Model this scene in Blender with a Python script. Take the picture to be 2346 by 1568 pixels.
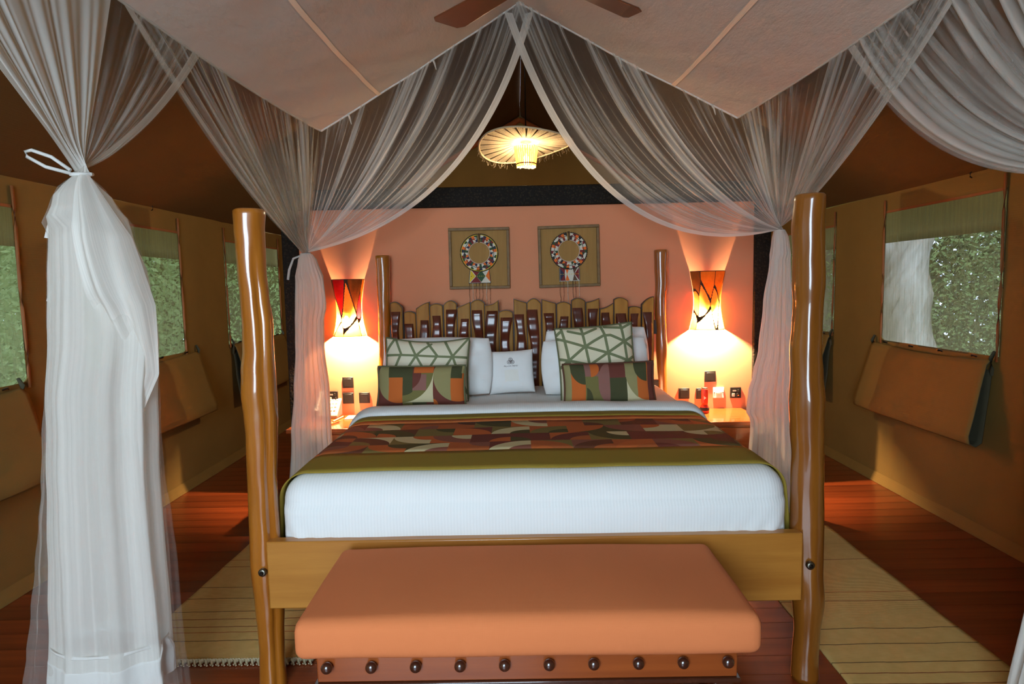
import bpy, bmesh, math, random
from mathutils import Vector, Matrix, noise as mnoise
random.seed(7)
for o in list(bpy.data.objects): bpy.data.objects.remove(o)
scene = bpy.context.scene
COL = scene.collection
PI = math.pi
# ------------------------------------------------------------------ camera
FPX, IW, IH, CAMZ = 1420.0, 2346.0, 1568.0, 1.45
FL = -0.10            # floor level in the survey frame; the whole room is lifted by -FL when linked
cam_data = bpy.data.cameras.new('camera')
cam_data.sensor_width = 36.0; cam_data.sensor_fit = 'HORIZONTAL'
cam_data.lens = 36.0 * FPX / IW
cam_data.clip_start = 0.05
cam = bpy.data.objects.new('camera', cam_data); COL.objects.link(cam)
CAMR = (Matrix.Rotation(math.radians(0.47), 3, 'Z') @ Matrix.Rotation(math.radians(90 - 5.19), 3, 'X')
        @ Matrix.Rotation(math.radians(-1.15), 3, 'Z'))
cam.matrix_world = Matrix.Translation((0, 0, CAMZ - FL)) @ CAMR.to_4x4()
scene.camera = cam
def un(x, y, ax, v):
    """surveying helper: room point seen at photo pixel x,y on the plane ax = v"""
    d = CAMR @ Vector(((x - IW / 2) / FPX, -(y - IH / 2) / FPX, -1.0))
    i = 'XYZ'.index(ax); c = Vector((0, 0, CAMZ))
    return c + d * ((v - c[i]) / d[i])
# ------------------------------------------------------------------ world, daylight, exposure
world = bpy.data.worlds.new('world'); scene.world = world; world.use_nodes = True
bg = world.node_tree.nodes['Background']
bg.inputs[0].default_value = (0.62, 0.78, 1.0, 1); bg.inputs[1].default_value = 4.0
dl = bpy.data.lights.new('doorway_daylight', 'AREA'); dl.shape = 'RECTANGLE'; dl.size = 1.7; dl.size_y = 2.3
dl.energy = 155; dl.color = (0.66, 0.85, 1.0)
do = bpy.data.objects.new('doorway_daylight', dl); COL.objects.link(do)
do.location = (-0.75, -1.75, 1.85); do.rotation_euler = (math.radians(90), 0, 0)
vs = scene.view_settings
vs.view_transform = 'Standard'; vs.look = 'None'; vs.exposure = 0.0; vs.gamma = 1.0; vs.use_curve_mapping = False

cy = scene.cycles                       # light paths kept short so the many sheer layers stay quick
cy.max_bounces = 4; cy.diffuse_bounces = 3; cy.glossy_bounces = 2; cy.transmission_bounces = 2; cy.transparent_max_bounces = 10
cy.caustics_reflective = False; cy.caustics_refractive = False; cy.use_adaptive_sampling = True; cy.adaptive_threshold = 0.12; cy.adaptive_min_samples = 16

# ------------------------------------------------------------------ helpers
ORG = {}
def lin(c):
    return c / 12.92 if c <= 0.04045 else ((c + 0.055) / 1.055) ** 2.4
def rgb(r, g, b): return (lin(r / 255), lin(g / 255), lin(b / 255), 1)
def tag(o, label=None, cat=None, group=None, kind=None):
    if label: o['label'] = label
    if cat: o['category'] = cat
    if group: o['group'] = group
    if kind: o['kind'] = kind
    return o
def empty(name, loc, parent=None):
    o = bpy.data.objects.new(name, None); COL.objects.link(o); o.empty_display_size = 0.1
    loc = Vector(loc)
    if parent: o.parent = parent; o.location = loc - ORG[parent]
    else: o.location = loc + Vector((0, 0, -FL))
    ORG[o] = loc
    return o
def mk(name, vf, mat, parent=None, smooth=True, uv=None, fm=None, org=None):
    verts, faces = vf[0], vf[1]
    if len(vf) > 2 and uv is None: uv = vf[2]
    if org is None:
        if parent is not None and parent.type == 'EMPTY': org = ORG[parent]
        else:
            xs = [v[0] for v in verts]; ys = [v[1] for v in verts]; zs = [v[2] for v in verts]
            org = Vector(((min(xs) + max(xs)) / 2, (min(ys) + max(ys)) / 2, min(zs)))
    org = Vector(org)
    me = bpy.data.meshes.new(name)
    me.from_pydata([tuple(Vector(v) - org) for v in verts], [], faces)
    for m in (mat if isinstance(mat, (list, tuple)) else [mat]): me.materials.append(m)
    if fm: me.polygons.foreach_set('material_index', fm)
    if smooth: me.polygons.foreach_set('use_smooth', [True] * len(me.polygons))
    if uv:
        l = me.uv_layers.new(name='UVMap')
        d = []
        for p in me.polygons:
            for vi in p.vertices: d += [uv[vi][0], uv[vi][1]]
        l.data.foreach_set('uv', d)
    me.update()
    o = bpy.data.objects.new(name, me); COL.objects.link(o)
    if parent is not None:
        o.parent = parent; o.location = org - ORG[parent]
    else: o.location = org + Vector((0, 0, -FL))
    ORG[o] = org
    return o
def bevel(o, w, seg=2, ang=35):
    m = o.modifiers.new('bevel', 'BEVEL'); m.width = w; m.segments = seg; m.limit_method = 'ANGLE'; m.angle_limit = math.radians(ang)
    m.harden_normals = False
    for p in o.data.polygons: p.use_smooth = True
    try: o.data.set_sharp_from_angle(angle=math.radians(40))
    except Exception: pass
    return o
def box(x0, x1, y0, y1, z0, z1):
    v = [(x0, y0, z0), (x1, y0, z0), (x1, y1, z0), (x0, y1, z0), (x0, y0, z1), (x1, y0, z1), (x1, y1, z1), (x0, y1, z1)]
    return v, [(0, 3, 2, 1), (4, 5, 6, 7), (0, 1, 5, 4), (1, 2, 6, 5), (2, 3, 7, 6), (3, 0, 4, 7)]
def join(*parts):
    V, F = [], []
    for p in parts:
        n = len(V); V += list(p[0]); F += [tuple(i + n for i in f) for f in p[1]]
    return V, F
def grid(nu, nv, f, closed=False):
    V, UV, F = [], [], []
    for j in range(nv + 1):
        for i in range(nu + 1):
            u, v = i / nu, j / nv
            V.append(tuple(f(u, v))); UV.append((u, v))
    for j in range(nv):
        for i in range(nu):
            a = j * (nu + 1) + i
            F.append((a, a + 1, a + nu + 2, a + nu + 1))
    return V, F, UV
def tube(pts, r, n=8, caps=True):
    pts = [Vector(p) for p in pts]
    rs = r if isinstance(r, (list, tuple)) else [r] * len(pts)
    V, F = [], []
    up = Vector((0, 0, 1))
    for i, p in enumerate(pts):
        t = (pts[min(i + 1, len(pts) - 1)] - pts[max(i - 1, 0)]).normalized()
        a = t.cross(up)
        if a.length < 1e-3: a = t.cross(Vector((1, 0, 0)))
        a.normalize(); b = t.cross(a).normalized()
        for k in range(n):
            an = 2 * PI * k / n
            V.append(tuple(p + (a * math.cos(an) + b * math.sin(an)) * rs[i]))
    for i in range(len(pts) - 1):
        for k in range(n):
            F.append((i * n + k, i * n + (k + 1) % n, (i + 1) * n + (k + 1) % n, (i + 1) * n + k))
    if caps:
        F.append(tuple(range(n))); F.append(tuple(range((len(pts) - 1) * n + n - 1, (len(pts) - 1) * n - 1, -1)))
    return V, F
def lathe(c, prof, n=24, axis='Z'):
    """prof: (r, h) pairs about axis through c"""
    V, F = [], []
    for r, h in prof:
        for k in range(n):
            a = 2 * PI * k / n
            if axis == 'Z': V.append((c[0] + r * math.cos(a), c[1] + r * math.sin(a), c[2] + h))
            elif axis == 'Y': V.append((c[0] + r * math.cos(a), c[1] + h, c[2] + r * math.sin(a)))
            else: V.append((c[0] + h, c[1] + r * math.cos(a), c[2] + r * math.sin(a)))
    for i in range(len(prof) - 1):
        for k in range(n):
            F.append((i * n + k, i * n + (k + 1) % n, (i + 1) * n + (k + 1) % n, (i + 1) * n + k))
    F.append(tuple(range(n - 1, -1, -1))); F.append(tuple(range((len(prof) - 1) * n, len(prof) * n)))
    return V, F
def prism(poly, y0, y1):
    """outline in x,z extruded along y"""
    n = len(poly)
    V = [(p[0], y0, p[1]) for p in poly] + [(p[0], y1, p[1]) for p in poly]
    F = [tuple(range(n)), tuple(range(2 * n - 1, n - 1, -1))] + [(i, n + i, n + (i + 1) % n, (i + 1) % n) for i in range(n)]
    return V, F
def rbox(x0, x1, y0, y1, z0, z1, r, n=(24, 24, 8), disp=None):
    """box with rounded edges, faces cut into a grid"""
    bm = bmesh.new()
    c = Vector(((x0 + x1) / 2, (y0 + y1) / 2, (z0 + z1) / 2)); h = Vector(((x1 - x0) / 2, (y1 - y0) / 2, (z1 - z0) / 2))
    key = {}; V = []; F = []
    def vid(i, j, k):
        if (i, j, k) not in key:
            def cs(t, hh, m):      # more rows near the edges
                s = t / m * 2 - 1
                e = r * 1.3
                return math.copysign(abs(s) ** 0.75, s) * hh
            p = Vector((cs(i, h.x, n[0]), cs(j, h.y, n[1]), cs(k, h.z, n[2])))
            q = Vector([max(-h[a] + r, min(h[a] - r, p[a])) for a in range(3)])
            d = p - q
            if d.length > 1e-9: p = q + d.normalized() * r * (min(1, d.length / r) if False else 1)
            nn = d.normalized() if d.length > 1e-9 else Vector((0, 0, 1))
            p = p + c
            if disp: p = disp(p, nn)
            key[(i, j, k)] = len(V); V.append(tuple(p))
        return key[(i, j, k)]
    a, b, cc = n
    for i in range(a):
        for j in range(b):
            F.append((vid(i, j, 0), vid(i, j + 1, 0), vid(i + 1, j + 1, 0), vid(i + 1, j, 0)))
            F.append((vid(i, j, cc), vid(i + 1, j, cc), vid(i + 1, j + 1, cc), vid(i, j + 1, cc)))
    for i in range(a):
        for k in range(cc):
            F.append((vid(i, 0, k), vid(i + 1, 0, k), vid(i + 1, 0, k + 1), vid(i, 0, k + 1)))
            F.append((vid(i, b, k), vid(i, b, k + 1), vid(i + 1, b, k + 1), vid(i + 1, b, k)))
    for j in range(b):
        for k in range(cc):
            F.append((vid(0, j, k), vid(0, j, k + 1), vid(0, j + 1, k + 1), vid(0, j + 1, k)))
            F.append((vid(a, j, k), vid(a, j + 1, k), vid(a, j + 1, k + 1), vid(a, j, k + 1)))
    return V, F
def nz(x, y=0, z=0): return mnoise.noise(Vector((x, y, z)))

# ------------------------------------------------------------------ materials
class NT:
    def __init__(s, name):
        s.m = bpy.data.materials.new(name); s.m.use_nodes = True
        s.t = s.m.node_tree; s.t.nodes.clear()
        s.out = s.n('ShaderNodeOutputMaterial')
    def n(s, ty, **kw):
        x = s.t.nodes.new(ty)
        for k, v in kw.items(): setattr(x, k, v)
        return x
    def l(s, a, b): s.t.links.new(a, b)
    def math(s, op, a, b=None, c=None):
        x = s.n('ShaderNodeMath', operation=op)
        for i, q in enumerate((a, b, c)):
            if q is None: continue
            if isinstance(q, (int, float)): x.inputs[i].default_value = q
            else: s.l(q, x.inputs[i])
        return x.outputs[0]
    def mix(s, f, a, b):
        x = s.n('ShaderNodeMix', data_type='RGBA')
        for i, q in ((0, f), (6, a), (7, b)):
            if isinstance(q, (int, float)): x.inputs[i].default_value = q
            elif isinstance(q, tuple): x.inputs[i].default_value = q
            else: s.l(q, x.inputs[i])
        return x.outputs[2]
    def coord(s, which='Object', scale=(1, 1, 1), loc=(0, 0, 0), rot=(0, 0, 0)):
        c = s.n('ShaderNodeTexCoord'); m = s.n('ShaderNodeMapping')
        m.inputs['Scale'].default_value = scale; m.inputs['Location'].default_value = loc; m.inputs['Rotation'].default_value = rot
        s.l(c.outputs[which], m.inputs[0]); return m.outputs[0]
    def noise(s, vec, scale=5, detail=3, rough=0.5):
        x = s.n('ShaderNodeTexNoise'); x.inputs['Scale'].default_value = scale; x.inputs['Detail'].default_value = detail
        x.inputs['Roughness'].default_value = rough; s.l(vec, x.inputs['Vector']); return x.outputs[0]
    def ramp(s, f, stops, interp='LINEAR'):
        x = s.n('ShaderNodeValToRGB'); x.color_ramp.interpolation = interp
        e = x.color_ramp.elements
        while len(e) > len(stops): e.remove(e[-1])
        while len(e) < len(stops): e.new(0.5)
        for q, (p, c) in zip(e, stops): q.position = p; q.color = c
        s.l(f, x.inputs[0]); return x.outputs[0]
    def bump(s, h, strength=0.2, dist=0.01):
        x = s.n('ShaderNodeBump'); x.inputs['Strength'].default_value = strength; x.inputs['Distance'].default_value = dist
        s.l(h, x.inputs['Height']); return x.outputs[0]
    def bsdf(s, col, rough=0.6, normal=None, metal=0, coat=0, spec=0.5, coatr=0.05, sheen=0):
        b = s.n('ShaderNodeBsdfPrincipled')
        if isinstance(col, tuple): b.inputs['Base Color'].default_value = col
        else: s.l(col, b.inputs['Base Color'])
        if isinstance(rough, (int, float)): b.inputs['Roughness'].default_value = rough
        else: s.l(rough, b.inputs['Roughness'])
        b.inputs['Metallic'].default_value = metal; b.inputs['Coat Weight'].default_value = coat
        b.inputs['Coat Roughness'].default_value = coatr; b.inputs['Specular IOR Level'].default_value = spec
        b.inputs['Sheen Weight'].default_value = sheen
        if normal is not None: s.l(normal, b.inputs['Normal'])
        return b
    def done(s, sh):
        s.l(sh, s.out.inputs[0]); return s.m
def dk(c, f): return (c[0] * f, c[1] * f, c[2] * f, 1)

def plain(name, c, rough=0.5, metal=0, coat=0, var=0.12, sc=18, bmp=0.05):
    t = NT(name); v = t.coord()
    n = t.noise(v, sc, 3)
    col = t.mix(n, dk(c, 1 - var), dk(c, 1 + var))
    return t.done(t.bsdf(col, rough, t.bump(n, bmp, 0.005), metal, coat).outputs[0])
def wood(name, c1, c2, scale=(2, 2, 30), rough=0.35, coat=0.6, rnd=0.0, bmp=0.06, coatr=0.08, spec=0.5):
    t = NT(name); v = t.coord('Object', scale)
    n = t.noise(v, 1.0, 5, 0.6)
    f = t.ramp(n, [(0.3, (0, 0, 0, 1)), (0.7, (1, 1, 1, 1))])
    col = t.mix(f, c1, c2)
    if rnd:
        oi = t.n('ShaderNodeObjectInfo'); h = t.n('ShaderNodeHueSaturation')
        t.l(t.math('MULTIPLY_ADD', oi.outputs['Random'], rnd, 1 - rnd / 2), h.inputs['Value']); t.l(col, h.inputs['Color']); col = h.outputs[0]
    return t.done(t.bsdf(col, rough, t.bump(n, bmp, 0.004), 0, coat, spec=spec, coatr=coatr).outputs[0])
def fabric(name, c, var=0.1, weave=900, bmp=0.25, rough=0.85, sheen=0.0, transl=0.0):
    t = NT(name); v = t.coord()
    n = t.noise(v, 3.5, 4)
    w1 = t.n('ShaderNodeTexWave', bands_direction='X'); w1.inputs['Scale'].default_value = weave / 20; t.l(v, w1.inputs['Vector'])
    w2 = t.n('ShaderNodeTexWave', bands_direction='Z'); w2.inputs['Scale'].default_value = weave / 20; t.l(v, w2.inputs['Vector'])
    w3 = t.noise(v, weave / 2, 2)
    h = t.math('ADD', t.math('ADD', w1.outputs[1], w2.outputs[1]), w3)
    col = t.mix(n, dk(c, 1 - var), dk(c, 1 + var))
    b = t.bsdf(col, rough, t.bump(h, bmp, 0.001), sheen=sheen, spec=0.2)
    if not transl: return t.done(b.outputs[0])
    tr = t.n('ShaderNodeBsdfTranslucent'); t.l(col, tr.inputs[0])
    mx = t.n('ShaderNodeMixShader'); mx.inputs[0].default_value = transl
    t.l(b.outputs[0], mx.inputs[1]); t.l(tr.outputs[0], mx.inputs[2])
    return t.done(mx.outputs[0])
def net(name, c, lo, hi, fu, fv, transl=0.45, gather=0.0, thr=(0.44, 0.66)):
    """sheer cloth: gathered threads make denser and thinner streaks along the folds (UV u across, v along)"""
    t = NT(name)
    n = t.noise(t.coord('UV', (fu, fv, 1)), 1.0, 3, 0.75)
    n2 = t.noise(t.coord('UV', (fu * 0.2, fv * 0.7, 1), (3.1, 0, 0)), 1.0, 1, 0.5)
    m = t.math('MULTIPLY_ADD', n2, 0.45, t.math('MULTIPLY', n, 0.55))
    mr = t.n('ShaderNodeMapRange', interpolation_type='SMOOTHSTEP'); t.l(m, mr.inputs[0])
    mr.inputs[1].default_value = thr[0]; mr.inputs[2].default_value = thr[1]; mr.inputs[3].default_value = lo; mr.inputs[4].default_value = hi
    a = mr.outputs[0]
    if gather:
        sp = t.n('ShaderNodeSeparateXYZ'); t.l(t.coord('UV'), sp.inputs[0])
        a = t.math('MULTIPLY_ADD', t.math('POWER', sp.outputs[1], 2.0), gather, a)
    fac = t.math('MINIMUM', t.math('MAXIMUM', a, 0.02), 0.97)
    d = t.n('ShaderNodeBsdfDiffuse'); d.inputs[0].default_value = c
    tl = t.n('ShaderNodeBsdfTranslucent'); tl.inputs[0].default_value = c
    m1 = t.n('ShaderNodeMixShader'); m1.inputs[0].default_value = transl
    t.l(d.outputs[0], m1.inputs[1]); t.l(tl.outputs[0], m1.inputs[2])
    tp = t.n('ShaderNodeBsdfTransparent'); m2 = t.n('ShaderNodeMixShader')
    t.l(fac, m2.inputs[0]); t.l(tp.outputs[0], m2.inputs[1]); t.l(m1.outputs[0], m2.inputs[2])
    return t.done(m2.outputs[0])
PAL = [rgb(188, 98, 48), rgb(112, 56, 44), rgb(128, 108, 58), rgb(84, 74, 40), rgb(202, 186, 140), rgb(138, 84, 66), rgb(172, 92, 48), rgb(104, 60, 40)]
def retro(name, nx, ny, seed=0.0):
    """printed cloth of quarter discs in a grid of rectangles (UV space)"""
    t = NT(name)
    uv = t.coord('UV', (nx, ny, 1), (seed, seed * 1.7, 0))
    sp = t.n('ShaderNodeSeparateXYZ'); t.l(uv, sp.inputs[0])
    x, y = sp.outputs[0], sp.outputs[1]
    row = t.math('FLOOR', y)
    xs = t.math('ADD', x, t.math('MULTIPLY', row, 0.5))
    cx = t.math('FLOOR', xs); fx = t.math('FRACT', xs); fy = t.math('FRACT', y)
    def h(a, b):
        cb = t.n('ShaderNodeCombineXYZ'); t.l(t.math('ADD', cx, a), cb.inputs[0]); t.l(t.math('ADD', row, b), cb.inputs[1])
        wn = t.n('ShaderNodeTexWhiteNoise', noise_dimensions='2D'); t.l(cb.outputs[0], wn.inputs['Vector']); return wn.outputs['Value']
    px = t.math('ABSOLUTE', t.math('SUBTRACT', fx, t.math('GREATER_THAN', h(3.3, 1.1), 0.5)))
    py = t.math('ABSOLUTE', t.math('SUBTRACT', fy, t.math('GREATER_THAN', h(5.7, 9.1), 0.5)))
    d = t.math('SQRT', t.math('ADD', t.math('MULTIPLY', px, px), t.math('MULTIPLY', py, py)))
    st = [(i / 8, c) for i, c in enumerate(PAL)]
    A = t.ramp(h(0.5, 0.5), st, 'CONSTANT'); B = t.ramp(h(11.5, 7.5), st[3:] and [(i / 8, PAL[(i * 3 + 1) % 8]) for i in range(8)], 'CONSTANT')
    B2 = t.ramp(h(21.5, 17.5), [(i / 8, PAL[(i * 5 + 2) % 8]) for i in range(8)], 'CONSTANT')
    col = t.mix(t.math('LESS_THAN', d, 1.0), B, A)
    col = t.mix(t.math('LESS_THAN', d, 0.52), col, B2)
    v = t.coord(); w = t.noise(v, 500, 2)
    return t.done(t.bsdf(col, 0.85, t.bump(w, 0.25, 0.001), spec=0.2).outputs[0])
def printed(name, base, layers, x0, x1, y0, y1, weave=500):
    """cloth print built up from flat shapes given on a sheet x0..x1, y0 (top)..y1 (bottom)"""
    t = NT(name); W_, H_ = x1 - x0, y1 - y0
    P = t.coord('UV', (W_, -H_, 1), (x0, y1, 0))
    sp = t.n('ShaderNodeSeparateXYZ'); t.l(P, sp.inputs[0]); X, Y = sp.outputs[0], sp.outputs[1]
    def between(v, a, b): return t.math('MULTIPLY', t.math('GREATER_THAN', v, a), t.math('LESS_THAN', v, b))
    col = None
    def put(f, c):
        nonlocal col
        col = t.mix(f, base if col is None else col, c)
    for ly in layers:
        k, c = ly[0], ly[1]
        if k == 'rect': put(t.math('MULTIPLY', between(X, ly[2], ly[3]), between(Y, ly[4], ly[5])), c)
        elif k == 'ell':
            cx, cy, rx, ry = ly[2:6]
            ex = t.math('POWER', t.math('ABSOLUTE', t.math('MULTIPLY_ADD', X, 1 / rx, -cx / rx)), 2.0); ey = t.math('POWER', t.math('ABSOLUTE', t.math('MULTIPLY_ADD', Y, 1 / ry, -cy / ry)), 2.0)
            f = t.math('LESS_THAN', t.math('ADD', ex, ey), 1.0)
            if len(ly) > 6: f = t.math('MULTIPLY', f, between(X, ly[6], ly[7]))
            if len(ly) > 8: f = t.math('MULTIPLY', f, between(Y, ly[8], ly[9]))
            put(f, c)
        else:                                   # band along a bent line
            w, pts = ly[2], ly[3]; dm = None
            for a_, b_ in zip(pts, pts[1:]):
                A = t.n('ShaderNodeVectorMath', operation='SUBTRACT'); t.l(P, A.inputs[0]); A.inputs[1].default_value = (a_[0], a_[1], 0)
                fl_ = t.n('ShaderNodeVectorMath', operation='MULTIPLY'); t.l(A.outputs[0], fl_.inputs[0]); fl_.inputs[1].default_value = (1, 1, 0)
                d = (b_[0] - a_[0], b_[1] - a_[1]); L2 = d[0] ** 2 + d[1] ** 2
                dt = t.n('ShaderNodeVectorMath', operation='DOT_PRODUCT'); t.l(fl_.outputs[0], dt.inputs[0]); dt.inputs[1].default_value = (d[0] / L2, d[1] / L2, 0)
                tt = t.math('MINIMUM', t.math('MAXIMUM', dt.outputs['Value'], 0.0), 1.0)
                sc = t.n('ShaderNodeVectorMath', operation='SCALE'); sc.inputs[0].default_value = (d[0], d[1], 0); t.l(tt, sc.inputs['Scale'])
                ds = t.n('ShaderNodeVectorMath', operation='DISTANCE'); t.l(fl_.outputs[0], ds.inputs[0]); t.l(sc.outputs[0], ds.inputs[1])
                dm = ds.outputs['Value'] if dm is None else t.math('MINIMUM', dm, ds.outputs['Value'])
            put(t.math('LESS_THAN', dm, w / 2), c)
    w = t.noise(t.coord(), weave, 2)
    return t.done(t.bsdf(col, 0.88, t.bump(w, 0.3, 0.001), spec=0.15).outputs[0])
K_OR, K_MA, K_KH, K_DG, K_CR, K_MV, K_OL = rgb(200, 104, 48), rgb(112, 62, 52), rgb(152, 142, 96), rgb(76, 76, 50), rgb(208, 196, 156), rgb(146, 100, 90), rgb(120, 112, 66)
SAGE = rgb(124, 130, 94)
TR_A = [('line', SAGE, 36, p) for p in ([(110, 475), (330, 458), (550, 455), (870, 470), (1290, 500)], [(235, 190), (330, 440), (230, 680), (60, 1050)], [(105, 420), (200, 270), (240, 190)], [(430, 200), (550, 460), (680, 700), (860, 1110)],
        [(760, 260), (640, 360), (550, 460), (420, 690), (210, 1110)], [(700, 230), (860, 460), (730, 700), (520, 1110)], [(950, 220), (1080, 470), (1150, 650), (1290, 1000)], [(1290, 210), (1080, 480), (960, 690), (740, 1110)])]
TR_B = [('line', SAGE, 46, p) for p in ([(490, 130), (520, 420), (550, 740), (560, 1370)], [(815, 130), (845, 500), (880, 820), (890, 1370)], [(1130, 130), (1190, 340), (1215, 640), (1250, 1370)], [(1465, 130), (1510, 480), (1520, 650), (1560, 1370)],
        [(400, 340), (540, 390), (820, 500), (1190, 640), (1540, 800), (1660, 850)], [(400, 820), (560, 710), (820, 520), (1000, 420), (1170, 340), (1280, 345), (1500, 470), (1660, 600)], [(560, 1010), (900, 820), (1215, 640), (1500, 480), (1660, 400)],
        [(400, 680), (570, 730), (870, 820), (1200, 960), (1600, 1120)], [(600, 220), (830, 290), (1060, 200)], [(1200, 190), (1500, 240), (1660, 170)], [(400, 280), (470, 225)], [(1000, 1130), (1250, 960), (1640, 740)])]
RE_A = [('rect', K_MA, 0, 385, 600, 1300), ('ell', K_KH, 330, 840, 310, 345, 0, 185), ('ell', K_OR, 330, 840, 310, 345, 185, 385), ('rect', K_DG, 185, 400, 600, 815),
        ('rect', K_CR, 385, 815, 600, 1300), ('ell', K_OL, 385, 720, 430, 460, 385, 815), ('rect', K_MV, 520, 720, 770, 1010), ('ell', K_MA, 385, 770, 260, 250, 520, 720), ('ell', K_DG, 385, 770, 260, 310, 385, 525), ('rect', K_OR, 540, 815, 600, 750), 
        ('rect', K_OL, 385, 520, 1180, 1300), ('rect', K_DG, 520, 715, 1180, 1300), ('rect', K_MA, 715, 815, 1180, 1300),
        ('rect', K_MA, 815, 1300, 600, 1300), ('ell', K_KH, 1140, 780, 325, 390, 815, 1060), ('ell', K_OR, 1140, 780, 325, 390, 1060, 1300), ('rect', K_DG, 1060, 1215, 600, 835), ('rect', K_KH, 1205, 1300, 600, 760), ('ell', K_OR, 815, 1225, 60, 90, 815, 900)]
RE_B = [('rect', K_OR, 590, 820, 700, 1500), ('ell', K_DG, 815, 850, 235, 290, 590, 812), ('rect', K_MV, 812, 1020, 700, 1020), ('rect', K_OL, 812, 1205, 1010, 1500), ('rect', K_MA, 1000, 1205, 700, 960), ('rect', K_MV, 1020, 1205, 930, 1100), ('ell', K_OR, 905, 870, 140, 150, 905, 1060), ('ell', K_DG, 812, 1470, 130, 280, 830, 1000),
        ('ell', K_MV, 1205, 1120, 190, 330, 1020, 1205), ('rect', K_DG, 1205, 1480, 1040, 1500), ('rect', K_MA, 1205, 1460, 700, 1045), ('rect', K_CR, 1480, 1930, 700, 1500), ('ell', K_KH, 1800, 900, 345, 520, 1460, 1650), ('rect', K_KH, 1460, 1650, 700, 900), ('ell', K_OR, 1800, 900, 345, 510, 1650, 1830), ('ell', K_DG, 1812, 850, 212, 260, 1590, 1812), ('rect', K_MA, 1825, 2000, 700, 1500)]
def emit(name, c, s):
    t = NT(name); e = t.n('ShaderNodeEmission'); e.inputs[0].default_value = c; e.inputs[1].default_value = s
    return t.done(e.outputs[0])

M = {}
M['canvas'] = fabric('brown_canvas', rgb(134, 104, 52), 0.12, 500, 0.15, 0.9)
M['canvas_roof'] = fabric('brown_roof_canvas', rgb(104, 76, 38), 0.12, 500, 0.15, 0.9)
M['canvas_dark'] = fabric('dark_green_canvas', rgb(78, 74, 56), 0.1, 500, 0.15, 0.9)
M['piping'] = plain('ochre_piping', rgb(150, 88, 40), 0.7)
M['fly'] = fabric('olive_flysheet', rgb(160, 146, 92), 0.06, 400, 0.1, 0.9, transl=0.5)
M['peach'] = plain('peach_plaster', rgb(220, 142, 102), 0.85, var=0.04, sc=3, bmp=0.04)
def _dark():
    t = NT('black_carved_trim'); v = t.coord('Object', (60, 60, 60))
    vo = t.n('ShaderNodeTexVoronoi'); vo.inputs['Scale'].default_value = 1.0; t.l(v, vo.inputs['Vector'])
    col = t.ramp(vo.outputs[0], [(0.1, rgb(50, 42, 30)), (0.5, rgb(28, 23, 18))])
    return t.done(t.bsdf(col, 0.7, t.bump(vo.outputs[0], 0.5, 0.006), spec=0.15).outputs[0])
M['black_trim'] = _dark()
M['plank'] = wood('red_brown_floorboard', rgb(104, 40, 16), rgb(140, 62, 26), (1.2, 30, 30), 0.28, 0.35, 0.45, 0.03, 0.15)
M['subfloor'] = plain('dark_subfloor', rgb(40, 18, 10), 0.8)
M['post'] = wood('varnished_pole', rgb(150, 82, 17), rgb(178, 108, 32), (14, 14, 1.6), 0.3, 1.0, 0, 0.05, 0.04)
M['post_dark'] = wood('darker_varnished_pole', rgb(118, 64, 14), rgb(146, 86, 24), (14, 14, 1.6), 0.3, 1.0, 0, 0.05, 0.04)
M['post_red'] = wood('red_varnished_pole', rgb(140, 74, 26), rgb(170, 98, 38), (14, 14, 1.6), 0.3, 1.0, 0, 0.05, 0.04)
M['rail'] = wood('varnished_rail', rgb(164, 102, 34), rgb(188, 126, 50), (1.5, 22, 22), 0.4, 0.4, 0, 0.05, 0.12)
M['slat'] = wood('golden_slat', rgb(150, 100, 36), rgb(178, 128, 56), (25, 25, 2.5), 0.5, 0.0, 0.3, 0.05, 0.25, 0.18)
M['slat_edge'] = plain('dark_slat_edge', rgb(52, 28, 16), 0.5)
M['inlay'] = wood('dark_inlay', rgb(74, 30, 18), rgb(104, 46, 26), (30, 30, 4), 0.3, 0.5, 0.3, 0.25, 0.12)
M['bench_wood'] = wood('red_bench_wood', rgb(128, 58, 20), rgb(158, 78, 30), (1.5, 25, 25), 0.35, 0.5, 0, 0.05, 0.12)
M['knob'] = wood('dark_knob', rgb(58, 30, 20), rgb(74, 40, 26), (20, 20, 20), 0.25, 1.0, 0, 0.02, 0.06)
M['table'] = wood('orange_table_wood', rgb(150, 72, 28), rgb(178, 94, 40), (2, 25, 25), 0.25, 0.8, 0, 0.03, 0.06)
M['fan'] = wood('fan_blade_wood', rgb(92, 46, 22), rgb(116, 62, 32), (3, 3, 3), 0.35, 0.4, 0, 0.03, 0.1)
M['metal'] = plain('dull_steel', rgb(120, 116, 104), 0.35, 1.0)
M['dark_metal'] = plain('dark_metal', rgb(50, 42, 34), 0.4, 0.8)
def _sheet(name, c, transp=0.0):
    t = NT(name); v = t.coord()
    w = t.n('ShaderNodeTexWave', bands_direction='X'); w.inputs['Scale'].default_value = 26; t.l(v, w.inputs['Vector'])
    n = t.noise(v, 5, 4)
    col = t.mix(w.outputs[1], dk(c, 0.955), c)
    h = t.math('ADD', t.math('MULTIPLY', w.outputs[1], 0.15), n)
    return t.done(t.bsdf(col, 0.75, t.bump(h, 0.25, 0.01), spec=0.25).outputs[0])
M['sheet'] = _sheet('white_striped_sheet', rgb(236, 236, 232))
M['pillow'] = fabric('white_pillow_cotton', rgb(240, 238, 234), 0.02, 700, 0.12, 0.8)
M['coral'] = fabric('coral_upholstery', rgb(216, 124, 74), 0.05, 3000, 0.15, 0.9)
M['olive'] = fabric('olive_band_cloth', rgb(150, 126, 48), 0.07, 2500, 0.15, 0.85)
M['orange_cloth'] = fabric('orange_band_cloth', rgb(200, 112, 58), 0.05, 700, 0.3, 0.85)
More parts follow.
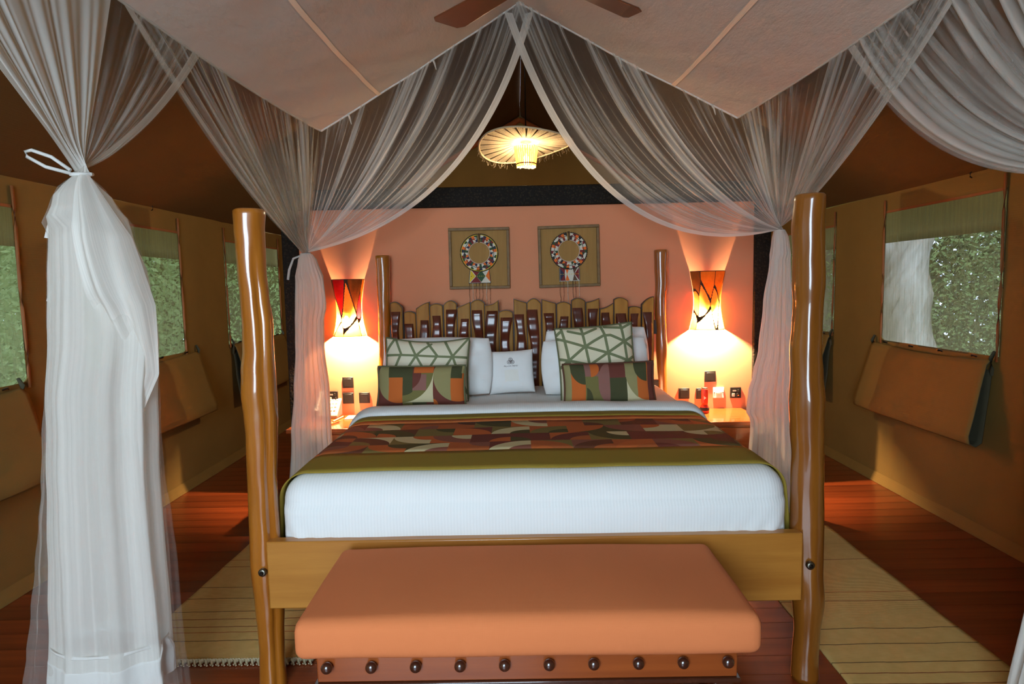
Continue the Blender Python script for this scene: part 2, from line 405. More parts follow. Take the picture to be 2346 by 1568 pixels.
M['retro_runner'] = retro('retro_print_runner', 14, 4, 0)
M['retro_a'] = printed('retro_print_cushion', K_KH, RE_A, 25, 1240, 645, 1225)
M['retro_b'] = printed('retro_print_cushion_b', K_KH, RE_B, 490, 1930, 795, 1450)
M['trellis_a'] = printed('trellis_cushion', rgb(228, 218, 190), TR_A, 105, 1290, 220, 1115)
M['trellis_b'] = printed('trellis_cushion_b', rgb(228, 218, 186), TR_B, 400, 1655, 165, 1375)
M['pipe_green'] = fabric('sage_piping', rgb(104, 104, 74), 0.05)
M['pipe_brown'] = fabric('brown_piping', rgb(96, 62, 46), 0.05)
NETC = rgb(241, 236, 227)
M['net_back'] = net('sheer_net_gathered', NETC, 0.07, 0.62, 42, 0.7, 0.45, 0.30, (0.46, 0.62))
M['net_front'] = net('sheer_net_front', NETC, 0.82, 0.95, 16, 0.3, 0.45, 0.25, (0.40, 0.60))
M['net_tail'] = net('sheer_net_tail', NETC, 0.62, 0.86, 22, 0.25, 0.30, 0.0, (0.40, 0.60))
M['net_outer'] = net('sheer_net_outer', NETC, 0.10, 0.30, 24, 0.3, 0.45)
M['net_hem'] = net('sheer_net_hem', NETC, 0.70, 0.9, 30, 1.0)
M['net_cotton'] = net('net_cotton_band', rgb(244, 242, 236), 0.93, 0.97, 20, 1.0, 0.3)
def _top():
    t = NT('canopy_top_cloth'); v = t.coord('Object', (3, 1.2, 3))
    n = t.noise(v, 3.0, 5, 0.65)
    d = t.n('ShaderNodeBsdfDiffuse'); d.inputs[0].default_value = rgb(236, 224, 212)
    tl = t.n('ShaderNodeBsdfTranslucent'); tl.inputs[0].default_value = rgb(236, 224, 212)
    b = t.bump(n, 0.35, 0.03); t.l(b, d.inputs['Normal'])
    m1 = t.n('ShaderNodeMixShader'); m1.inputs[0].default_value = 0.25
    t.l(d.outputs[0], m1.inputs[1]); t.l(tl.outputs[0], m1.inputs[2])
    tp = t.n('ShaderNodeBsdfTransparent'); m2 = t.n('ShaderNodeMixShader'); m2.inputs[0].default_value = 0.93
    t.l(tp.outputs[0], m2.inputs[1]); t.l(m1.outputs[0], m2.inputs[2])
    return t.done(m2.outputs[0])
M['canopy'] = _top()
M['seam'] = fabric('canopy_seam_cloth', rgb(250, 226, 200), 0.05)
def _mesh():
    t = NT('window_gauze'); v = t.coord('Object', (1, 26, 1.6)); n = t.noise(v, 2.0, 3)
    d = t.n('ShaderNodeBsdfDiffuse'); d.inputs[0].default_value = rgb(150, 146, 108)
    tl = t.n('ShaderNodeBsdfTranslucent'); tl.inputs[0].default_value = rgb(150, 146, 112)
    m1 = t.n('ShaderNodeMixShader'); m1.inputs[0].default_value = 0.5
    t.l(d.outputs[0], m1.inputs[1]); t.l(tl.outputs[0], m1.inputs[2])
    tp = t.n('ShaderNodeBsdfTransparent'); m2 = t.n('ShaderNodeMixShader')
    f = t.math('MULTIPLY_ADD', n, 0.5, 0.25); t.l(f, m2.inputs[0])
    t.l(tp.outputs[0], m2.inputs[1]); t.l(m1.outputs[0], m2.inputs[2])
    return t.done(m2.outputs[0])
M['gauze'] = _mesh()
def skin(name, c, tr=0.28):
    t = NT(name); v = t.coord(); n = t.noise(v, 26, 5, 0.65)
    col = t.mix(n, dk(c, 0.6), dk(c, 1.25))
    d = t.n('ShaderNodeBsdfDiffuse'); t.l(col, d.inputs[0])
    tl = t.n('ShaderNodeBsdfTranslucent'); t.l(col, tl.inputs[0])
    m = t.n('ShaderNodeMixShader'); m.inputs[0].default_value = tr
    t.l(d.outputs[0], m.inputs[1]); t.l(tl.outputs[0], m.inputs[2])
    return t.done(m.outputs[0])
M['skin_gold'] = skin('golden_hide', rgb(226, 150, 62))
M['skin_amber'] = skin('amber_hide', rgb(206, 120, 40))
M['skin_brown'] = skin('brown_hide', rgb(112, 70, 34), 0.16)
M['skin_red'] = skin('crimson_hide', rgb(158, 30, 34), 0.24)
M['skin_orange'] = skin('orange_hide', rgb(214, 84, 34))
M['seam_dark'] = plain('dark_stitching', rgb(48, 26, 12), 0.8)
M['bulb'] = emit('warm_bulb', (1.0, 0.66, 0.34, 1), 90)
M['switch'] = plain('black_switch', rgb(38, 34, 30), 0.35)
M['white_plastic'] = plain('white_plastic', rgb(236, 232, 224), 0.35, var=0.02)
M['grey_plastic'] = plain('grey_plastic', rgb(150, 146, 138), 0.4, var=0.03)
M['torch_red'] = plain('red_torch_plastic', rgb(196, 56, 34), 0.35, var=0.03)
M['black_rubber'] = plain('black_rubber', rgb(36, 30, 26), 0.6)
M['led'] = emit('red_led', (1, 0.1, 0.02, 1), 3)
M['paper'] = plain('white_paper', rgb(240, 236, 226), 0.8, var=0.02)
M['frame_wood'] = wood('grey_brown_frame', rgb(110, 80, 42), rgb(134, 100, 54), (20, 20, 20), 0.6, 0.0, 0, 0.05)
M['panel'] = wood('straw_board', rgb(152, 110, 46), rgb(168, 124, 58), (30, 30, 2), 0.7, 0.0, 0, 0.05)
for k, c in dict(b_white=(216, 208, 188), b_orange=(232, 106, 20), b_red=(120, 22, 18), b_navy=(34, 36, 62), b_green=(44, 74, 36), b_yellow=(222, 186, 30), b_black=(34, 26, 22), b_brown=(92, 60, 34)).items():
    M[k] = plain(k.replace('b_', 'bead_'), rgb(*c), 0.7, var=0.15, sc=300, bmp=0.3)
M['string_white'] = M['b_white']
M['rope'] = plain('sisal_rope', rgb(222, 200, 160), 0.9, var=0.2, sc=120, bmp=0.4)
def _sisal():
    t = NT('sisal_strands'); v = t.coord('Object', (60, 60, 60)); n = t.noise(v, 2, 4)
    col = t.mix(n, rgb(200, 178, 136), rgb(240, 226, 194))
    d = t.n('ShaderNodeBsdfDiffuse'); t.l(col, d.inputs[0]); tl = t.n('ShaderNodeBsdfTranslucent'); t.l(col, tl.inputs[0])
    m = t.n('ShaderNodeMixShader'); m.inputs[0].default_value = 0.3; t.l(d.outputs[0], m.inputs[1]); t.l(tl.outputs[0], m.inputs[2])
    return t.done(m.outputs[0])
M['sisal'] = _sisal()
M['reed'] = skin('reed_strips', rgb(240, 214, 164), 0.75)
M['pole_orange'] = wood('orange_gable_pole', rgb(150, 72, 30), rgb(176, 92, 40), (10, 10, 10), 0.5, 0.2)
def _rug():
    t = NT('straw_rug'); v = t.coord('Object', (1, 1, 1))
    sp = t.n('ShaderNodeSeparateXYZ'); t.l(v, sp.inputs[0])
    wob = t.noise(t.coord('Object', (9, 2, 1)), 1.0, 3)
    y = t.math('MULTIPLY_ADD', wob, 0.012, sp.outputs[1])
    yy = t.math('MULTIPLY', y, 16.0)
    cell = t.math('FLOOR', yy); fr = t.math('FRACT', yy)
    cb = t.n('ShaderNodeCombineXYZ'); t.l(cell, cb.inputs[0])
    wn = t.n('ShaderNodeTexWhiteNoise', noise_dimensions='2D'); t.l(cb.outputs[0], wn.inputs['Vector'])
    pos = t.math('MULTIPLY_ADD', wn.outputs['Value'], 0.7, 0.15)
    ln = t.math('MULTIPLY', t.math('LESS_THAN', t.math('ABSOLUTE', t.math('SUBTRACT', fr, pos)), 0.045), t.math('GREATER_THAN', t.math('FRACT', t.math('MULTIPLY', wn.outputs['Value'], 7.3)), 0.42))
    lc = t.ramp(wn.outputs['Value'], [(0, rgb(128, 62, 34)), (0.35, rgb(96, 72, 44)), (0.6, rgb(176, 96, 48)), (0.8, rgb(204, 168, 100))], 'CONSTANT')
    n = t.noise(v, 22, 4)
    basec = t.mix(n, rgb(204, 164, 94), rgb(226, 190, 120))
    col = t.mix(t.math('MULTIPLY', ln, 0.85), basec, lc)
    w = t.n('ShaderNodeTexWave', bands_direction='Y'); w.inputs['Scale'].default_value = 60; t.l(v, w.inputs['Vector'])
    return t.done(t.bsdf(col, 0.95, t.bump(t.math('ADD', w.outputs[1], n), 0.4, 0.004), spec=0.1).outputs[0])
M['rug'] = _rug()
M['fringe'] = fabric('cream_fringe', rgb(222, 206, 168), 0.1)
M['bark'] = wood('grey_bark', rgb(96, 84, 66), rgb(140, 124, 98), (8, 8, 1.2), 0.9, 0, 0, 0.5)
M['bark_pale'] = wood('pale_bark', rgb(168, 156, 134), rgb(226, 220, 206), (6, 6, 1.0), 0.9, 0, 0, 0.5)
M['leaf'] = fabric('green_leaf', rgb(150, 170, 108), 0.3, 60, 0.1, 0.6, transl=0.4)
M['leaf2'] = fabric('dull_green_leaf', rgb(104, 106, 56), 0.3, 60, 0.1, 0.6, transl=0.4)
M['ground'] = plain('leaf_litter_ground', rgb(120, 112, 70), 0.95, var=0.4, sc=4)

# ------------------------------------------------------------------ the setting
XL, XR, EAVE, RX, RIDGE, YF, YB, YH = -2.62, 2.745, 2.07, 0.085, 3.55, -1.8, 7.91, 4.62
fl = tag(mk('floor', box(XL - .1, XR + .1, YF - .1, YB, FL - 0.08, FL - 0.024), M['subfloor'], smooth=False), 'red-brown polished plank floor of the tent', kind='structure')
pw = 0.125; k = 0; y = YF
pm = None
while y < YB - 0.02:
    if pm is None:
        o = bevel(mk('plank', box(XL + .0, XR - .0, y, y + pw - .001, FL - 0.022, FL), M['plank'], fl, False), 0.0012, 1)
        pm = o; base = y
    else:
        o = bpy.data.objects.new('plank', pm.data); COL.objects.link(o); o.parent = fl; o.location = pm.location + Vector((0, y - base, 0))
        b = o.modifiers.new('bevel', 'BEVEL'); b.width = 0.0012; b.segments = 1
    y += pw
def wall_with_holes(x, holes, name, label, sgn):
    ys = sorted({YF, YB} | {h[0] for h in holes} | {h[1] for h in holes}); zs = sorted({FL, EAVE} | {h[2] for h in holes} | {h[3] for h in holes})
    parts = []
    for a, b in zip(ys, ys[1:]):
        for c, d in zip(zs, zs[1:]):
            m = ((a + b) / 2, (c + d) / 2)
            if any(h[0] < m[0] < h[1] and h[2] < m[1] < h[3] for h in holes): continue
            nn = max(1, int((b - a) / .12)); mm = max(1, int((d - c) / .12))
            def f(u, v, a=a, b=b, c=c, d=d):
                yy = a + (b - a) * u; zz = c + (d - c) * v
                bow = 0.012 * nz(yy * 1.3, zz * 1.1, x) * (0 if any(abs(yy - h[0]) < .01 or abs(yy - h[1]) < .01 for h in holes) else 1)
                return (x + sgn * bow, yy, zz)
            g = grid(nn, mm, f); parts.append((g[0], g[1]))
    return tag(mk(name, join(*parts), M['canvas']), label, kind='structure')
HL = [(2.51, 3.26, .99, 1.91), (3.69, 4.845, .98, 1.91), (5.60, 6.86, .97, 1.90)]
HR = [(3.53, 4.66, .99, 1.93), (5.38, 6.63, .99, 1.90)]
wl = wall_with_holes(XL, HL, 'wall_left', 'brown canvas tent wall left of the bed', 1)
wr = wall_with_holes(XR, HR, 'wall_right', 'brown canvas tent wall right of the bed', -1)
# pale skirt hem along the foot of the canvas walls
for nm, x, s, lb in (('trim_1', XL, 1, 'pale canvas skirting strip along the left wall foot'), ('trim_2', XR, -1, 'pale canvas skirting strip along the right wall foot')):
    tag(mk(nm, grid(90, 3, lambda u, v: (x + s * (0.004 + 0.03 * (1 - v) + .003 * nz(u * 40, v)), YF + (YB - YF) * u, FL + 0.002 + 0.07 * v)), M['canvas']), lb, kind='structure')
# headwall and its black carved frame
tag(mk('wall_head', box(-1.60, 1.755, YH, YH + .12, FL, 2.03), M['peach'], smooth=False), 'peach plastered partition wall behind the bed', kind='structure')
tag(bevel(mk('trim_3', box(-1.72, 1.875, YH - .025, YH + .14, 2.03, 2.175), M['black_trim'], smooth=False), .008), 'black carved beam across the top of the peach wall', kind='structure')
tag(bevel(mk('trim_4', box(-1.72, -1.60, YH - .025, YH + .14, FL, 2.03), M['black_trim'], smooth=False), .008), 'black carved upright at the left edge of the peach wall', kind='structure')
tag(bevel(mk('trim_5', box(1.755, 1.875, YH - .025, YH + .14, FL, 2.03), M['black_trim'], smooth=False), .008), 'black carved upright at the right edge of the peach wall', kind='structure')
# back gable, front wall with the doorway, roof
tag(mk('wall_back', prism([(XL, FL), (XR, FL), (XR, EAVE), (RX, RIDGE), (XL, EAVE)], YB, YB + .02), M['canvas'], smooth=False), 'brown canvas gable end of the tent behind the partition', kind='structure')
def gz(x): return EAVE + (RIDGE - EAVE) * ((x - XL) / (RX - XL) if x < RX else (XR - x) / (XR - RX))
tag(mk('wall_front', join(prism([(XL, FL), (-1.65, FL), (-1.65, gz(-1.65)), (XL, EAVE)], YF - .02, YF), prism([(.15, FL), (XR, FL), (XR, EAVE), (.15, gz(.15))], YF - .02, YF),
                          prism([(-1.65, 2.46), (-1.4, 2.9), (.15, 2.9), (.15, gz(.15)), (RX, RIDGE), (-1.65, gz(-1.65))], YF - .02, YF)), M['canvas'], smooth=False),
    'brown canvas front wall with the open doorway', kind='structure')
def roofside(x0):
    def f(u, v):
        x = x0 + (RX - x0) * v; z = EAVE + (RIDGE - EAVE) * v
        return (x, YF + (YB - YF) * u, z - 0.035 * math.sin(PI * v) + 0.012 * nz(u * 7, v * 3, x0))
    return grid(70, 16, f)
a = roofside(XL); b = roofside(XR)
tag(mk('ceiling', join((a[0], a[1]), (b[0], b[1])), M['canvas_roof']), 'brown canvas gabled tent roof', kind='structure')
t = empty('gable_frame', (RX, YB - .06, 2.0))
for sx, x0 in ((1, XL), (-1, XR)):
    mk('pole', tube([(x0, YB - .05, EAVE + .0), (RX, YB - .05, RIDGE - .06)], .032, 12), M['pole_orange'], t)
tag(t, 'orange-brown gable poles meeting under the ridge behind the lamp', 'tent pole')
# little hooks under the eaves
for i, (px, py, X, s, lb) in enumerate(((344, 478, XL, 1, 'tiny dark hook at the top of the left canvas wall'), (2230, 402, XR, -1, 'tiny dark hook at the top of the right canvas wall'))):
    p = un(px, py, 'X', X)
    tag(mk('wall_hook', tube([p + Vector((s * q[0], 0, q[1])) for q in ((0, .02), (.012, .022), (.02, .01), (.018, -.008), (.008, -.014))], .004, 8), M['dark_metal']), lb, 'hook')

# windows: gauze pane, ochre piped edges
def window(n, x, s, h, label):
    y0, y1, z0, z1 = h
    t = empty('window_%d' % n, (x, (y0 + y1) / 2, z0))
    mk('gauze', grid(24, 16, lambda u, v: (x + .004 * s * nz(u * 5, v * 5, n), y0 - .01 + (y1 - y0 + .02) * u, z0 - .01 + (z1 - z0 + .02) * v)), M['gauze'], t)
    for yy in (y0, y1):
        mk('piping', tube([(x + s * .012, yy + .01 * nz(q * 3, n), z0 - .03 + (EAVE - .02 - z0) * q) for q in [i / 10 for i in range(11)]], .008, 8), M['piping'], t)
    mk('top_hem', box(min(x, x + s * .008), max(x, x + s * .008), y0 + .01, y1 - .01, z1 - .004, z1 + .012), M['piping'], t, False)
    # canvas corners rounding the opening
    for yc, sy in ((y0, 1), (y1, -1)):
        pts = [(yc, z0)] + [(yc + sy * .05 * (1 - math.sin(a)), z0 + .05 * (1 - math.cos(a))) for a in [i * PI / 16 for i in range(9)]]
        V = [(x + s * .006, q[0], q[1]) for q in pts] + [(x + s * .012, q[0], q[1]) for q in pts]
        m = len(pts)
        F = [tuple(range(m)), tuple(range(2 * m - 1, m - 1, -1))] + [(i, (i + 1) % m, m + (i + 1) % m, m + i) for i in range(m)]
        mk('corner_patch', (V, F), M['canvas'], t, False)
    tag(t, label, kind='structure')
window(1, XL, 1, HL[0], 'gauze window nearest the camera in the left canvas wall')
window(2, XL, 1, HL[1], 'gauze window showing green leaves in the left canvas wall')
window(3, XL, 1, HL[2], 'gauze window behind the left bedpost')
window(4, XR, -1, HR[0], 'large gauze window in the right canvas wall with pale trunk outside')
window(5, XR, -1, HR[1], 'gauze window half hidden behind the right bedpost')
# canvas blinds let down below each window, folded into a long pocket
def flap(x, s, y0, y1, label, top=.97):
    t = empty('window_blind', (x + s * .08, (y0 + y1) / 2, .45))
    prof = [(.022, top), (.05, top - .03), (.085, top - .17), (.115, top - .32), (.145, top - .44), (.14, top - .485), (.105, top - .502), (.07, top - .48), (.056, top - .36), (.036, top - .19), (.02, top - .06)]
    def f(u, v):
        q = v * (len(prof) - 1); i = min(int(q), len(prof) - 2); fr = q - i
        a, b = prof[i], prof[i + 1]
        off = a[0] + (b[0] - a[0]) * fr; z = a[1] + (b[1] - a[1]) * fr
        yy = y0 + (y1 - y0) * u + (top - z) * .10 * (1 if u > .5 else -1) * abs(2 * u - 1) * .4
        z -= .022 * math.sin(PI * u) * (1 - v) ** 0.3 * (1 if v < .5 else .3)
        return (x + s * (off + .012 * nz(u * 4, z * 5, y0)), yy, z)
    o = mk('pocket', grid(30, 30, f), [M['canvas'], M['canvas_dark']], t)
    if s > 0: o.data.flip_normals()
    so = o.modifiers.new('thick', 'SOLIDIFY'); so.thickness = .006; so.offset = 0; so.material_offset = 1; so.material_offset_rim = 1
    for yy in (y0, y1):
        mk('strap', tube([(x + s * .01, yy, top + .05), (x + s * .03, yy, top + .01), (x + s * .03, yy - .01, top - .05), (x + s * .02, yy, top - .09)], [.008, .012, .012, .008], 8), M['canvas_dark'], t)
    n = 4
    for i in range(n):
        yy = y0 + (y1 - y0) * (i + .5) / n
        mk('toggle', tube([(x + s * .015, yy - .02, top + .005), (x + s * .03, yy, top + .012), (x + s * .015, yy + .02, top + .005)], .005, 6), M['dark_metal'], t)
    tag(t, label, 'window blind', 'canvas blinds folded below the windows')
flap(XL, 1, 2.46, 3.19, 'folded canvas blind pocket at the left edge of the picture')
flap(XL, 1, 3.64, 5.0, 'folded canvas blind pocket below the window with green leaves')
flap(XL, 1, 5.63, 6.84, 'folded canvas blind pocket behind the left foot bedpost')
flap(XR, -1, 3.55, 4.74, 'folded canvas blind pocket below the large right window')
flap(XR, -1, 5.38, 6.5, 'folded canvas blind pocket seen beside the right bedpost')

# ------------------------------------------------------------------ outdoors seen through the gauze
tag(mk('ground', grid(30, 30, lambda u, v: (-16 + 32 * u, -12 + 30 * v, -.45 + .06 * nz(u * 9, v * 9))), M['ground']), 'leaf-littered ground around the tent', kind='structure')
for nm, x, s, lb in (('flysheet_valance', XL - .5, -1, 'olive flysheet edge hanging outside the left windows'), ('flysheet_valance', XR + .5, 1, 'olive flysheet edge hanging outside the right windows')):
    def f(u, v):
        if v < .45:
            q = v / .45; return (x - s * .75 * (1 - q), YF - .3 + (YB - YF + .6) * u, 2.55 - .42 * q)
        q = (v - .45) / .55; return (x + s * .01 * math.sin(u * 60), YF - .3 + (YB - YF + .6) * u, 2.13 - (2.13 - 1.755) * q)
    o = mk(nm, grid(60, 10, f), M['fly']); so = o.modifiers.new('thick', 'SOLIDIFY'); so.thickness = .004
    tag(o, lb, 'flysheet', 'flysheet edges')
def tree(x, y, r, h, lm, bm, nl, rad, z0, label, name='bush_tree', lean=0):
    t = empty(name, (x, y, -.45))
    pts = [(x + lean * q + .08 * nz(q * 3, x), y + .08 * nz(q * 3, y, 5), -.45 + h * q) for q in [i / 8 for i in range(9)]]
    mk('trunk', tube(pts, [r * (1.1 - .5 * i / 8) for i in range(9)], 14), bm, t)
    V, F = [], []
    rnd = random.Random(int(x * 100 + y * 10))
    for i in range(nl):
        a = rnd.uniform(0, 2 * PI); q = rnd.random() ** .5 * rad; zz = rnd.uniform(z0, h)
        c = Vector((x + q * math.cos(a), y + q * math.sin(a), zz))
        sz = rnd.uniform(.02, .05)
        u = Vector((rnd.uniform(-1, 1), rnd.uniform(-1, 1), rnd.uniform(-1, 1))).normalized(); w = u.orthogonal().normalized()
        n = len(V); V += [tuple(c + u * sz), tuple(c + w * sz * .45), tuple(c - u * sz), tuple(c - w * sz * .45)]; F.append((n, n + 1, n + 2, n + 3))
    if nl: tag(mk('foliage', (V, F), lm, t, False), kind='stuff')
    tag(t, label, 'tree', 'trees outside the tent')
tree(-4.6, 7.0, .10, 4.0, M['leaf'], M['bark'], 15600, 1.25, .0, 'bright leafy tree outside, upper left of the left window')
tree(-4.4, 9.0, .08, 3.6, M['leaf2'], M['bark'], 15000, 1.2, -.3, 'dull green bush outside seen low in the left window')
tree(-5.6, 11.5, .12, 4.5, M['leaf'], M['bark'], 13500, 1.6, -.2, 'leafy tree outside seen in the window behind the left bedpost', lean=.3)
tree(-7.0, 9.2, .12, 5, M['leaf'], M['bark'], 13500, 1.7, -.2, 'far leafy tree outside beyond the left window')
tp = un(2072, 700, 'X', 4.1)
tree(tp.x, tp.y, .30, 4.6, M['leaf2'], M['bark_pale'], 0, .5, 3.5, 'thick pale tree trunk outside the large right window', 'tree_trunk')
tree(5.6, 5.9, .07, 3.5, M['leaf2'], M['bark'], 12600, 1.3, -.3, 'dull green bush outside the large right window')
tree(4.9, 9.8, .08, 3.6, M['leaf2'], M['bark'], 10500, 1.2, -.3, 'bush outside the window beside the right bedpost')
tree(7.2, 8.4, .12, 4.5, M['leaf'], M['bark'], 13500, 1.8, -.2, 'far leafy tree outside beyond the large right window', lean=-.4)

# dense undergrowth further off, uncountable leaves
for sx, lb in ((-1, 'wall of dense green undergrowth far outside the left windows'), (1, 'wall of dense dull green undergrowth far outside the right windows')):
    V, F = [], []; rnd = random.Random(77 + sx)
    for i in range(46000 if sx < 0 else 62000):
        x = sx * (9.5 + 2.5 * rnd.random()); y = rnd.uniform(2, 36); z = -.45 + 5.2 * rnd.random(); c = Vector((x, y, z)); sz = rnd.uniform(.07, .16)
        u = Vector((rnd.uniform(-1, 1), rnd.uniform(-1, 1), rnd.uniform(-1, 1))).normalized(); w = u.orthogonal().normalized(); n = len(V)
        V += [tuple(c + u * sz), tuple(c + w * sz * .6), tuple(c - u * sz), tuple(c - w * sz * .6)]; F.append((n, n + 1, n + 2, n + 3))
    tag(mk('undergrowth', (V, F), M['leaf'] if sx < 0 else M['leaf2'], smooth=False), lb, 'undergrowth', 'undergrowth beyond the windows', 'stuff')
# ------------------------------------------------------------------ bed
BX = 0.05
bed = empty('four_poster_bed', (BX, 3.4, FL))
tag(bed, 'king-size bed with rough varnished log posts and slatted headboard', 'bed')
def log(name, prof, Y, mat, seed, groove=None):
    """prof: rows (pixel y, left x, right x) read off at depth Y"""
    rows = []
    for (py, xl, xr) in prof:
        a = un(xl, py, 'Y', Y); b = un(xr, py, 'Y', Y)
        rows.append((a.z, (a.x + b.x) / 2, (b.x - a.x) / 2 * .985))
    rows.sort(key=lambda q: -q[0])
    z1 = rows[0][0]; last = rows[-1]
    rows = [r_ for r_ in rows if r_[0] > FL + .01]; last = rows[-1]
    rows.append((FL, last[1], last[2] * 1.08))
    def samp(z):
        for p, q in zip(rows, rows[1:]):
            if p[0] >= z >= q[0]:
                t_ = (p[0] - z) / max(1e-6, p[0] - q[0]); t_ = t_ * t_ * (3 - 2 * t_)
                return p[1] + (q[1] - p[1]) * t_, p[2] + (q[2] - p[2]) * t_
        return rows[-1][1], rows[-1][2]
    nv, ns = 110, 40; V, F = [], []
    for j in range(nv + 1):
        z = z1 + (FL - z1) * j / nv; cx, r = samp(z)
        cy = Y + .012 * nz(z * 2.2, seed)
        for i in range(ns):
            a = 2 * PI * i / ns
            rr = r * (1 + .05 * nz(math.cos(a) * 1.2, math.sin(a) * 1.2, z * 3 + seed) + .03 * nz(math.cos(a) * 2.2, math.sin(a) * 2.2, z * 9 + seed))
            if groove:
                ga = groove[0] + groove[1] * math.sin(z * 3.1)
                d = (a - ga + PI) % (2 * PI) - PI
                rr *= 1 - groove[2] * math.exp(-(d / .22) ** 2) * (1 if z < groove[3] else max(0, 1 - (z - groove[3]) * 5))
            V.append((cx + rr * math.cos(a), cy + rr * math.sin(a), z))
    for j in range(nv):
        for i in range(ns):
            F.append((j * ns + i, (j + 1) * ns + i, (j + 1) * ns + (i + 1) % ns, j * ns + (i + 1) % ns))
    # softly rounded sawn top
    n = len(V); cx, r = samp(z1)
    for i in range(ns):
        v = V[i]; V.append((cx + (v[0] - cx) * .9, Y + (v[1] - Y) * .9, z1 + .006))
    for i in range(ns): F.append((i, (i + 1) % ns, n + (i + 1) % ns, n + i))
    F.append(tuple(n + i for i in range(ns))); F.append(tuple(nv * ns + i for i in range(ns - 1, -1, -1)))
    return mk(name, (V, F), mat, bed)
FP_L = [(485, 533, 607), (530, 536, 606), (560, 540, 607), (620, 545, 610), (680, 552, 617), (740, 556, 625), (800, 557, 627), (850, 553, 629), (900, 553, 632), (950, 560, 635), (1000, 565, 635), (1100, 570, 634), (1200, 573, 640), (1300, 577, 645), (1400, 585, 648), (1450, 590, 647), (1500, 594, 650), (1568, 597, 662)]
FP_R = [(450, 1822, 1890), (520, 1816, 1888), (580, 1818, 1888), (650, 1817, 1889), (700, 1820, 1885), (750, 1817, 1883), (800, 1812, 1882), (860, 1812, 1884), (920, 1809, 1888), (980, 1811, 1886), (1050, 1816, 1885), (1100, 1813, 1885), (1200, 1812, 1885), (1300, 1815, 1884), (1370, 1817, 1887), (1450, 1822, 1878), (1500, 1818, 1875), (1568, 1805, 1882)]
HP_L = [(588, 860, 893), (620, 862, 894), (650, 863, 894), (700, 865, 895), (800, 868, 895), (860, 867, 896), (930, 866, 897)]
HP_R = [(575, 1498, 1530), (610, 1499, 1529), (650, 1501, 1529), (690, 1500, 1526), (720, 1500, 1526), (760, 1503, 1527), (800, 1503, 1529), (840, 1505, 1528), (880, 1508, 1528), (930, 1506, 1529)]
log('post', FP_L, 2.30, M['post'], 1.3, (-PI / 2 + .75, .12, .22, 1.45))
log('post', FP_R, 2.30, M['post_dark'], 5.7, (-PI / 2 - .55, .10, .06, 9))
log('post', HP_L, 4.52, M['post'], 9.1)
log('post', HP_R, 4.52, M['post_red'], 13.1)
bevel(mk('foot_rail', box(-.955, 1.05, 2.235, 2.285, .25, .512), M['rail'], bed, False), .006, 2)
for x0, x1 in ((-1.0, -.955), (1.06, 1.105)):
    bevel(mk('side_rail', box(x0, x1, 2.33, 4.48, .25, .50), M['rail'], bed, False), .006, 2)
mk('mattress_base', box(-.94, 1.05, 2.3, 4.46, .30, .40), M['bench_wood'], bed, False)
for px, py in ((601, 1313), (1857, 1297)):
    p = un(px, py, 'Y', 2.233)
    b = mk('bolt', lathe(p, [(.014, .012), (.0155, .004), (.0155, -.002), (.012, -.006), (.008, -.0065)], 20, 'Y'), M['metal'], bed)
    mk('nut', lathe(p, [(.0075, -.003), (.0075, -.010), (.005, -.0125)], 6, 'Y'), M['dark_metal'], b, False)
# headboard: uneven planks, each with a dark wavy inlay
hb = empty('headboard', (BX, 4.5, .4), bed)
PL = [(893.8, 921.6, 696, 694, 706, 'dome'), (924.7, 952, 718, 715, 720, 'dome'), (952.5, 983, 709, 699, 693, 'rise'), (983.7, 1014, 702, 697, 702, 'wave'), (1015.6, 1046, 700, 690, 697, 'dome'),
      (1047, 1077, 706, 700, 693, 'rise'), (1077.8, 1109.7, 696, 688, 695, 'dome'), (1110, 1141.5, 700, 699, 689, 'rise'), (1142.5, 1175, 717, 712, 717, 'dome'), (1176.6, 1207, 686, 691, 695, 'fall'),
      (1207.5, 1239.4, 695, 685, 696, 'dome'), (1241.5, 1273.6, 687, 692, 696, 'fall'), (1275.6, 1307.8, 698, 693, 699, 'dome'), (1309.4, 1341, 690, 684, 691, 'dome'), (1342.6, 1373.4, 694, 691, 685, 'rise'),
      (1374.8, 1405.6, 709, 705, 696, 'rise'), (1407, 1439.4, 688, 683, 691, 'dome'), (1441, 1469, 706, 703, 707, 'dome'), (1471.5, 1499, 699, 686, 681, 'rise')]
rnd = random.Random(4)
